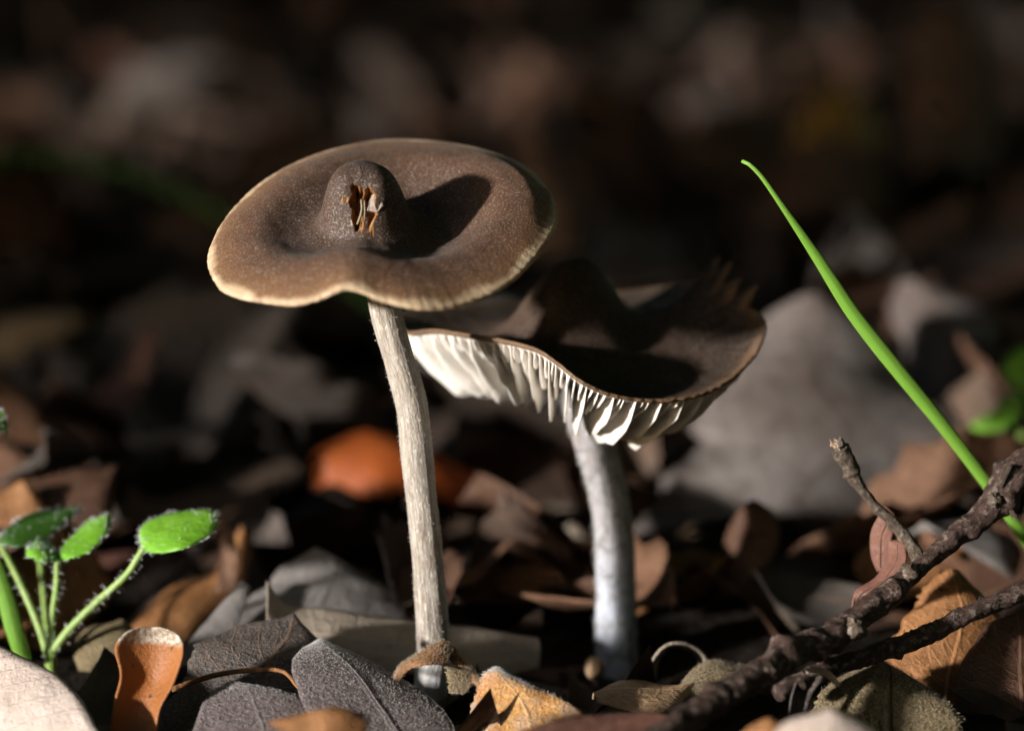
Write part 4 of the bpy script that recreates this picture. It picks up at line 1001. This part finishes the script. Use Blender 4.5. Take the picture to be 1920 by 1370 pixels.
# ------------------------------------------------------------------ bushes and trees out of frame, added to shade the floor and block the sky
def leaf_cloud(n, centre_fn, size, seed):
    r = np.random.default_rng(seed)
    C = centre_fn(r, n)
    A = r.normal(size=(n, 3)); A /= np.linalg.norm(A, axis=1, keepdims=True)
    B = np.cross(A, r.normal(size=(n, 3))); B /= np.linalg.norm(B, axis=1, keepdims=True)
    s = size * (0.6 + 0.8 * r.random(n))[:, None]
    N = np.cross(A, B)
    V = np.stack([C - A * s, C + B * s * 0.42 + N * s * 0.1, C + A * s, C - B * s * 0.42 + N * s * 0.1], 1).reshape(-1, 3)
    F = np.arange(4 * n).reshape(n, 4)
    return V, F
M['evergreen'] = simple_material('shade_crown_leaf', (0.03, 0.06, 0.015), (0.06, 0.10, 0.03), 20, 0.5, 0.1, trans=0.05)
M['trunk'] = simple_material('shade_tree_bark', (0.06, 0.045, 0.035), (0.13, 0.105, 0.085), 30, 0.85, 0.9, 0.02, spec=0.15)
def tree(name, x, y, h, rad, cz, crown_r, crown_h, n, size, seed, label, cat, group, nl=7):
    """cm; tapered trunk with limbs and a crown of single leaves"""
    r = np.random.default_rng(seed)
    t = thing(name, (x, y, -1), label, cat, group)
    C = spline(np.array([[x, y, -6], [x + r.normal(0, rad * .3), y + r.normal(0, rad * .3), h * 0.35], [x + r.normal(0, rad), y + r.normal(0, rad), h * 0.7], [x, y, h]]), 40)
    V, F, UV, _ = tube(C, np.r_[rad * 1.5, rad * 1.2, np.linspace(rad, rad * 0.25, 38)], 20, True, lambda a, v: 1 + 0.07 * np.sin(7 * a + 3 * v) + 0.05 * np.sin(13 * a - 5 * v))
    tr = part('trunk', V, F, M['trunk'], t, UV)
    tips = []
    for k in range(nl):
        a = k * 2.4 + r.random(); z0 = h * (0.3 + 0.6 * k / nl)
        p0 = C[int(39 * (z0 / h))]
        e = np.array([x + math.cos(a) * crown_r * 0.75, y + math.sin(a) * crown_r * 0.75, min(z0 + crown_h * 0.3, cz + crown_h * 0.4)])
        V, F, UV, _ = tube(spline(np.array([p0, (p0 + e) / 2 + [0, 0, crown_h * 0.06], e]), 14), np.linspace(rad * 0.4, rad * 0.06, 14), 10)
        part('limb', V, F, M['trunk'], t, UV); tips.append(e)
    clumps = np.vstack([np.array(tips), np.array([x, y, cz]) + r.normal(0, 1, (26, 3)) * [crown_r * 0.42, crown_r * 0.42, crown_h * 0.26]])
    def cf(r, n):
        c = clumps[r.integers(len(clumps), size=n)]
        return c + r.normal(0, 1, (n, 3)) * [crown_r * 0.2, crown_r * 0.2, crown_h * 0.12]
    V, F = leaf_cloud(n, cf, size, seed + 1)
    part('crown', V, F, M['evergreen'], t, kind='stuff', smooth=False)
SH = np.array([-math.cos(SUN_AZ), -math.sin(SUN_AZ)]); SP = np.array([-math.sin(SUN_AZ), math.cos(SUN_AZ)])
for k, (dist, p, h, cr, n) in enumerate(((190, 32, 140, 19, 4200), (260, 104, 230, 48, 8200), (330, 250, 280, 80, 6500))):  # added bushes, set up-sun to shade the litter behind the mushrooms
    q = SH * dist + SP * p
    tree('added_shade_bush', q[0], q[1], h, 4, h * 0.40, cr, h * 0.9, n, 4.5, k + 1, 'unseen evergreen bush added to shade the litter behind the mushrooms', 'bush', 'bushes added for shade on the sunny side', 9)
sa = math.atan2(SH[1], SH[0])
for k in range(9):  # ring of added bushes that keeps out low sky light
    a = sa + math.radians(55 + k * 31); d = 330 + 40 * math.sin(k * 2.1)
    if 0.9 < math.atan2(math.sin(a), math.cos(a)) < 2.2: d += 60
    tree('added_shade_bush', math.cos(a) * d, math.sin(a) * d, 330, 5, 170, 120, 320, 5000, 9, 20 + k, 'unseen evergreen bush in a ring added to block low sky light', 'bush', 'bushes added to block the low sky', 7)
for k, (x, y) in enumerate(((-150, 430), (300, 330), (330, -190), (-40, -420), (80, 60))):  # added oaks, unseen, whose crowns block the sky overhead
    x0, y0 = (x, y) if k < 4 else (430, 120)
    tree('added_shade_oak', x0, y0, 900, 24, 800, 420, 380, 9000, 16, 40 + k, 'unseen oak tree added so its crown blocks the sky', 'tree', 'oaks added to block the sky')
